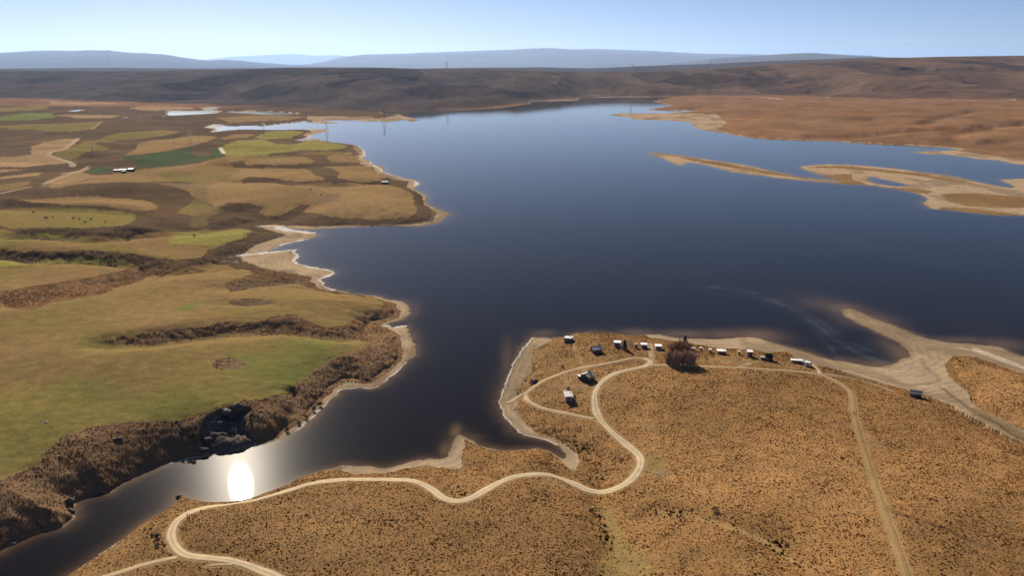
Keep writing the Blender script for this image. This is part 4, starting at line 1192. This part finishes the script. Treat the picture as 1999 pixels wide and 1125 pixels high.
def car(px, py, deg, label):
    g = ground([(px, py)])[0]
    R = empty("parked_car", (g[0], g[1], g[2] + .05), math.radians(deg), label, "car")
    prof = [(-2.0, .35), (-2.05, .8), (-1.95, .95), (-1.5, 1.0), (-1.1, 1.45), (.5, 1.48), (1.1, 1.0), (1.95, .85), (2.05, .6), (2.0, .35)]
    n = len(prof)
    vs = [(x, -.78 + (.1 if z > 1.2 else 0), z) for x, z in prof] + [(x, .78 - (.1 if z > 1.2 else 0), z) for x, z in prof]
    MB().add(vs, [tuple(range(n)), tuple(range(2 * n - 1, n - 1, -1))] + [(i, n + i, n + (i + 1) % n, (i + 1) % n) for i in range(n)]).build("body", M['maroon'], R)
    MB().add([(.58, -.6, 1.46), (.58, .6, 1.46), (1.1, .66, 1.04), (1.1, -.66, 1.04)], [(0, 3, 2, 1)]).build("windscreen", M['glass'], R)
    for sx in (-1.25, 1.25):
        for s in (-1, 1):
            wh = MB()
            wh.tube((sx, s * .62, .31), (sx, s * .82, .31), .31, .31, 12)
            w_ = wh.build("wheel", M['tyre'], R)
            MB().tube((sx, s * .82, .31), (sx, s * .835, .31), .18, .18, 10).build("rim", M['steel'], w_)


car(1042, 748, 60, "dark maroon car parked where the track meets the beach")


def post(px, py, label):
    g = ground([(px, py)])[0]
    mb = MB()
    mb.lathe([(.09, -.3), (.09, 1.15), (.05, 1.22)], 8)
    mb.box(-.1, -.11, .82, .1, -.08, 1.08)
    o = mb.build("marker_post", M['wood'], None)
    o.location = g
    tag(o, label, "post", "posts at the road edge")


post(366, 1011, "dark marker post on the outer edge of the road's hairpin")
post(370, 1013, "second dark marker post on the inner side of the hairpin")


def leaf_quads(mb, c, r, n, size, rnd, up=.5):
    for _ in range(n):
        v = Vector((rnd.gauss(0, 1), rnd.gauss(0, 1), rnd.gauss(0, 1))).normalized() * r * rnd.uniform(.45, 1.0) ** .6
        p = Vector(c) + Vector((v.x, v.y, v.z * .8))
        a = Vector((rnd.gauss(0, 1), rnd.gauss(0, 1), rnd.gauss(0, up))).normalized() * size * rnd.uniform(.6, 1.3)
        b = a.orthogonal().normalized() * size * rnd.uniform(.4, .9)
        b.rotate(Matrix.Rotation(rnd.uniform(0, 6.28), 3, a.normalized()))
        mb.add([p - a, p + b * .6, p + a, p - b * .6], [(0, 1, 2, 3)])


def conifer(px, py, h, r, mt, label, seed):
    rnd = random.Random(seed)
    g = ground([(px, py)])[0]
    R = empty("conifer_tree", g, rnd.uniform(0, 6), label, "tree")
    tr = MB()
    tr.tube((0, 0, -.3), (0, 0, h * .5), .2, .12, 8)
    tr.tube((0, 0, h * .5), (.03, 0, h * .97), .12, .02, 8)
    tr.build("trunk", M['bark'], R)
    cr = MB()
    n = int(420 * h)
    for i in range(n):
        tt = rnd.random() ** .8
        z = h * (.06 + .93 * tt)
        rad = r * (1 - tt) ** .7 * (.75 + .35 * math.sin(i * .37) * rnd.random()) + .08
        az = rnd.uniform(0, 6.283)
        rr = rad * rnd.uniform(.35, 1.05)
        p = Vector((rr * math.cos(az), rr * math.sin(az), z - .18 * rr))
        d = Vector((math.cos(az), math.sin(az), rnd.uniform(-.35, .25))) * rnd.uniform(.14, .3)
        s = Vector((-math.sin(az), math.cos(az), rnd.uniform(-.4, .4))) * rnd.uniform(.05, .12)
        cr.add([p - d, p + s, p + d, p - s], [(0, 1, 2, 3)])
    cr.build("crown", M[mt], R)


def bare_tree(px, py, h, r, mt, label, seed):
    """a leafless many-stemmed willow: stems fan up from the base and split into fine twigs"""
    rnd = random.Random(seed)
    g = ground([(px, py)])[0]
    R = empty("willow_tree", g, 0, label, "tree", "leafless willows by the road")
    tr, tw = MB(), MB()
    tr.tube((0, 0, -.3), (0, 0, h * .07), .22, .17, 7)
    for s in range(11):
        az = s * 2.4 + rnd.uniform(-.3, .3)
        sp = rnd.uniform(.15, 1.0)
        p = Vector((math.cos(az) * sp * r * .45, math.sin(az) * sp * r * .45, -.1))
        d = Vector((math.cos(az) * sp * r * 1.25 / h, math.sin(az) * sp * r * 1.25 / h, 1)).normalized()
        L = h * rnd.uniform(.78, 1.0) * (1 - .18 * sp)
        rad = .085
        for j in range(5):
            q = p + d * (L / 5)
            tr.tube(p, q, rad, rad * .72, 5)
            rad *= .72
            for _ in range(20):
                b = p.lerp(q, rnd.random())
                e = (d + Vector((rnd.gauss(0, .6), rnd.gauss(0, .6), rnd.gauss(.2, .25)))).normalized()
                l1 = h * rnd.uniform(.09, .2)
                c = b + e * l1
                sd_ = e.orthogonal().normalized() * rnd.uniform(.03, .05)
                sd_.rotate(Matrix.Rotation(rnd.uniform(0, 6.28), 3, e))
                tw.add([b - sd_, b + sd_, c], [(0, 1, 2)])
                for _k in range(4):
                    b2 = b.lerp(c, rnd.uniform(.3, 1))
                    e2 = (e + Vector((rnd.gauss(0, .45), rnd.gauss(0, .45), rnd.gauss(.2, .3)))).normalized()
                    c2 = b2 + e2 * h * rnd.uniform(.04, .11)
                    s2 = e2.orthogonal().normalized() * rnd.uniform(.02, .04)
                    s2.rotate(Matrix.Rotation(rnd.uniform(0, 6.28), 3, e2))
                    tw.add([b2 - s2, b2 + s2, c2], [(0, 1, 2)])
            p = q
            d = (d + Vector((rnd.gauss(0, .13), rnd.gauss(0, .13), .05))).normalized()
    tr.build("trunk", M['bark'], R)
    tw.build("crown", M[mt], R)


conifer(1219, 683, 4.4, 1.9, 'needle', "single dark green conifer beside the small white roofed hut", 3)
conifer(1336, 683, 6.6, 2.0, 'needle2', "dark pointed conifer rising behind the back row of bare willows", 5)
WILL = [(1312, 686, 4.2, 1.5, 'twig', "outermost reddish willow in the back row, on the side of the white hut"), (1321, 687, 4.6, 1.6, 'twig', "second reddish brown willow in the back row from the white hut"), (1331, 688, 4.8, 1.7, 'twig', "reddish brown willow in front of the pointed conifer"), (1341, 687, 4.4, 1.5, 'twig', "back row willow nearest the low dark shed"),
        (1304, 711, 5.0, 1.7, 'twig', "reddish willow at the hut end of the front row, by the road junction"), (1313, 711, 5.6, 1.8, 'twig2', "tall willow second from the road junction in the front row"), (1323, 712, 5.6, 1.8, 'twig2', "pale willow in the middle of the front row"), (1332, 712, 5.2, 1.6, 'twig', "darker willow filling the gap in the front row"), (1342, 712, 5.8, 1.9, 'twig2', "tallest pale willow of the front row, over the deepest shadow"), (1351, 711, 5.0, 1.7, 'twig2', "pale willow at the lake end of the front row")]
for i, (px, py, h, r, mt, lb) in enumerate(WILL):
    bare_tree(px, py, h * (.92 + .3 * (i * 7 % 5) / 4), r * 1.1, mt, lb, 40 + i)


def shrub(px, py, s, mt, label, seed):
    rnd = random.Random(seed)
    g = ground([(px, py)])[0]
    R = empty("shrub", g, 0, label, "shrub")
    st = MB()
    for i in range(5):
        a = i * 1.3
        st.tube((0, 0, -.2), (.4 * s * math.cos(a), .4 * s * math.sin(a), .6 * s), .04, .02, 5)
    st.build("stem", M['bark'], R)
    lf = MB()
    for i in range(7):
        a = rnd.uniform(0, 6.28)
        rr = rnd.uniform(0, .55) * s
        leaf_quads(lf, (rr * math.cos(a), rr * math.sin(a), rnd.uniform(.35, .8) * s), .42 * s, 60, .11 * s, rnd)
    lf.build("foliage", M[mt], R)


SHR = [(306, 1052, 1.3, 'bush', "larger dark shrub on the slope between the river and the road hairpin"), (308, 1067, .95, 'bush', "dark round shrub just below the larger one inside the hairpin"), (297, 1048, .8, 'bush', "small shrub on the river side of the larger dark shrub"), (321, 1066, .6, 'bushr', "tiny shrub nearest the hairpin road"),
       (1098, 718, 1.0, 'bushr', "russet bush alone on the grass above the beach track"), (1109, 762, 1.2, 'bush', "dark bush behind the long grey roofed hut"), (1121, 776, .9, 'bushr', "low russet bush beside the long grey roofed hut"), (1103, 671, .7, 'bush', "small bush at the corner of the blue grey hut"), (1115, 674, .8, 'bushr', "reddish bush in front of the blue grey hut"),
       (1139, 739, .9, 'bush', "black bush between the white shed and the tan roofed hut"), (1010, 771, .7, 'bush', "little dark shrub on the beach edge by the boat track"), (1026, 746, .7, 'bush', "small shrub at the beach edge above the boat track"), (572, 762, 1.3, 'bush', "thin dark shrub at the paddock corner above the river bank track"),
       (625, 793, 1.4, 'bush', "dark shrub at the foot of the bank above the stony beach"), (612, 803, 1.3, 'bush', "dark shrub lower along the bank foot above the stony beach"), (598, 818, 1.3, 'bush', "dark shrub midway along the shaded bank foot"), (585, 829, 1.2, 'bush', "dark shrub near the lower end of the bank foot"), (560, 843, 1.3, 'bush', "olive shrub at the end of the old bank track"), (366, 843, 1.4, 'bush', "dark bush high on the river bank beside the rock bluff"), (376, 855, 1.5, 'bush', "dark bush against the rock bluff's upstream edge"), (355, 840, 1.1, 'bush', "dark green bush on the river bank nearest the paddock rim"),
       (490, 815, 1.0, 'bush', "dark bush on top of the rock bluff's lake side"), (1395, 999, 1.1, 'bush', "dark bush on the edge of the drainage hollow"), (1155, 1000, 1.2, 'bush', "dark bush beside the grassy drainage below the road")]
for i, a in enumerate(SHR):
    shrub(*a, 90 + i)


def rock(px, py, sx, sy, sz, mt, label, seed, name="boulder", group=None):
    rnd = random.Random(seed)
    g = ground([(px, py)])[0]
    mb = MB()
    n, prof = 9, [(.82, -.3), (1.0, .2), (.95, .55), (.7, .85), (.25, 1.0)]
    vs = []
    for r_, z_ in prof:
        for i in range(n):
            t_ = 2 * math.pi * i / n
            k = r_ * rnd.uniform(.78, 1.18)
            vs.append((k * math.cos(t_) * sx, k * math.sin(t_) * sy, z_ * sz * rnd.uniform(.88, 1.12)))
    fs = [(j * n + i, j * n + (i + 1) % n, (j + 1) * n + (i + 1) % n, (j + 1) * n + i) for j in range(len(prof) - 1) for i in range(n)]
    fs += [tuple(range(n - 1, -1, -1)), tuple((len(prof) - 1) * n + i for i in range(n))]
    mb.add(vs, fs)
    o = mb.build(name, M[mt], None)
    o.location = (g[0], g[1], g[2] - .1)
    o.rotation_euler = (0, 0, rnd.uniform(-.3, .3))
    return tag(o, label, "rock", group)


for i, a in enumerate([(436, 806, 3.2, 1.6, 1.5, 'rock', "broad flat topped rock capping the bluff over the river"), (416, 820, 2.6, 1.3, 1.6, 'rock', "pale ledge of rock below the paddock rim on the bluff"), (451, 816, 1.1, .9, 1.2, 'rock', "small pale rock in the shadow just under the bluff's cap"), (466, 800, 2.0, 1.5, 2.2, 'rock', "dark block of rock standing on the bluff's crest"), (430, 830, .9, .9, 1.4, 'rock', "narrow rock pinnacle halfway down the bluff"),
                       (451, 842, 1.5, 1.0, 1.2, 'rock', "rounded rock low on the shaded face of the bluff"), (405, 862, 1.6, 1.2, 1.6, 'rock', "rock at the foot of the bluff's upstream corner"), (395, 880, 2.0, .9, .9, 'rock', "low rock at the water's edge below the bluff"), (230, 858, 1.6, .8, .7, 'rock', "grey rock showing on the tussock bank upstream of the bluff"), (136, 982, 1.3, .9, 1.5, 'rock', "upright rock at the tip of the river bank's headland"), (138, 1000, 1.5, .8, 1.0, 'rock', "dark rock at the waterline below the headland"), (27, 1062, .8, .5, .5, 'pale', "pale rock at the shaded waterline downstream of the headland"),
                       (350, 972, 1.1, .8, .9, 'rock', "rock at the point where the road side shore turns"), (90, 825, .5, .5, .4, 'pale', "pale stone lying out in the big paddock"), (128, 808, .5, .4, .35, 'pale', "smaller pale stone further out in the big paddock"), (1765, 725, .8, .5, .25, 'pale', "white stone on the wet mud flat"), (1777, 718, .7, .3, .2, 'pale', "thin white stone at the water's edge of the mud flat"), (826, 898, .8, .3, .3, 'rock', "grey rock on the narrow beach facing the spit")]):
    rock(*a, 200 + i)


# ---------------------------------------------------------------- power line towers
def pylon(px, py, h, label):
    g = ground([(px, py)])[0]
    R = empty("power_pylon", (g[0], g[1], g[2]), .35, label, "pylon", "power line towers")
    mb = MB()
    hb, ht, hw = h * .13, h * .022, h * .62

    def wid(z):
        return hb + (ht - hb) * min(z / hw, 1)
    lv = [0, h * .2, h * .38, h * .52, h * .62, h * .75, h * .88, h]
    t_ = h * .0048
    for sx in (-1, 1):
        for sy in (-1, 1):
            for a, b in zip(lv[:-1], lv[1:]):
                mb.tube((sx * wid(a), sy * wid(a), a - (1 if a == 0 else 0)), (sx * wid(b), sy * wid(b), b), t_, t_ * .9, 4)
    for a, b in zip(lv[:-1], lv[1:]):
        wa, wb = wid(a), wid(b)
        for s in (-1, 1):
            mb.tube((-wa, s * wa, a), (wb, s * wb, b), t_ * .6, t_ * .6, 4)
            mb.tube((wa, s * wa, a), (-wb, s * wb, b), t_ * .6, t_ * .6, 4)
            mb.tube((s * wa, -wa, a), (s * wb, wb, b), t_ * .6, t_ * .6, 4)
    mb.build("tower_frame", M['steel'], R)
    for z, l in ((.68, .17), (.81, .20), (.94, .15)):
        ar = MB()
        for s in (-1, 1):
            for sy in (-1, 1):
                ar.tube((0, sy * ht, h * z), (s * h * l, 0, h * z), t_ * .8, t_ * .6, 4)
            ar.tube((0, 0, h * (z + .035)), (s * h * l, 0, h * z), t_ * .6, t_ * .5, 4)
        a_ = ar.build("cross_arm", M['steel'], R)
        ins = MB()
        for s in (-1, 1):
            ins.tube((s * h * l * .97, 0, h * z), (s * h * l * .97, 0, h * z - h * .05), t_ * .9, t_ * .9, 6)
        ins.build("insulator", M['glass'], a_)


for a in ((638, 257, 22, "pylon on the sandy point where the lake narrows"), (515, 262, 21, "pylon on the shore of the narrow inlet, green field beside it"), (373, 287, 22, "pylon at the top edge of the dark green crop field"), (181, 297, 13, "pylon among brown tussock beside the olive paddock"), (750, 236, 30, "pylon on the low island end beyond the inlet"), (1388, 137, 45, "tiny pylon on the skyline of the far hills, further right"), (1234, 142, 45, "tiny pylon on the far hills behind the top of the lake"), (872, 140, 45, "faint pylon high on the dark hills across the lake")):
    pylon(*a)


# ---------------------------------------------------------------- fence and cattle
def fence(name, line, label, step=4.5):
    P = dense(gxy(line), step)
    z = sample(H, P[:, 0], P[:, 1])
    c = Vector((P[0, 0], P[0, 1], z[0]))
    R = empty(name, c, 0, label, "fence")
    wi = MB()
    for i in range(len(P)):
        p = Vector((P[i, 0], P[i, 1], z[i])) - c
        if i < 100:
            MB().box(p.x - .08, p.y - .08, p.z - .3, p.x + .08, p.y + .08, p.z + 1.15).build("post", M['wood'], R)
        if i:
            for hh in (.4, .75, 1.08):
                wi.tube(q + Vector((0, 0, hh)), p + Vector((0, 0, hh)), .02, .02, 3)
        q = p
    wi.build("wire", M['hide'], R)


fence("wire_fence", [(0, 523), (60, 520), (120, 516.5), (213, 512.5), (250, 509), (276, 520)], "post and wire fence between the pale green strip and the tan paddock")
fence("wire_fence", [(250, 674), (347, 667), (420, 657), (500, 657), (627, 661.5), (690, 664), (716, 669)], "post and wire fence along the lower edge of the dark gully")


def cow(px, py, deg, label):
    g = ground([(px, py)])[0]
    mb = MB()
    V = [(-.75, .95), (-.3, 1.0), (.3, 1.02), (.7, 1.05), (1.0, .95), (1.3, .75)]
    rad = [(.25, .3), (.33, .42), (.34, .44), (.26, .36), (.14, .2), (.09, .12)]
    n = 8
    vs = [(x, r_ * math.cos(6.283 * i / n), z + q * math.sin(6.283 * i / n)) for (x, z), (r_, q) in zip(V, rad) for i in range(n)]
    fs = [(j * n + i, j * n + (i + 1) % n, (j + 1) * n + (i + 1) % n, (j + 1) * n + i) for j in range(len(V) - 1) for i in range(n)] + [tuple(range(n - 1, -1, -1)), tuple((len(V) - 1) * n + i for i in range(n))]
    mb.add(vs, fs)
    for x in (-.6, .55):
        for s in (-1, 1):
            mb.tube((x, s * .18, .85), (x + .03, s * .18, .4), .13, .07, 6)
            mb.tube((x + .03, s * .18, .4), (x, s * .18, 0), .06, .05, 6)
    for s in (-1, 1):
        mb.tube((1.02, s * .1, 1.02), (1.0, s * .24, 1.06), .05, .03, 5)
    mb.tube((-.78, 0, 1.1), (-.88, 0, .5), .03, .02, 5)
    o = mb.build("cow", M['hide'], None, True)
    o.location = g
    o.rotation_euler = (0, 0, math.radians(deg))
    tag(o, label, "cow", "dark cattle spread over the green paddocks")


for i, (px, py) in enumerate(((88, 426.5), (92, 427.6), (103, 424.8), (144, 427.5), (155, 429.5), (178, 429.5), (166, 435.8), (206, 434.6), (66, 416.5), (249, 464.5), (252.5, 464), (379, 462), (212, 514), (218, 513), (226, 512.5), (197, 513.8), (627, 382), (606, 371))):
    cow(px, py, i * 67, "tiny dark cow standing in the pale paddocks across the river")

# ---------------------------------------------------------------- air
def haze():
    m, N, L = mat_new("haze")
    out = N.new("ShaderNodeOutputMaterial")
    v = N.new("ShaderNodeVolumePrincipled")
    v.inputs["Color"].default_value = (.45, .65, 1.0, 1)
    v.inputs["Density"].default_value = 1.85e-5
    v.inputs["Anisotropy"].default_value = .35
    L.new(v.outputs[0], out.inputs["Volume"])
    mb = MB()
    mb.box(-60000, -900, -4.5, 60000, 90000, 1350)
    o = mb.build("haze", m, None)
    structure(o, "stuff")
    o.display_type = 'WIRE'


haze()
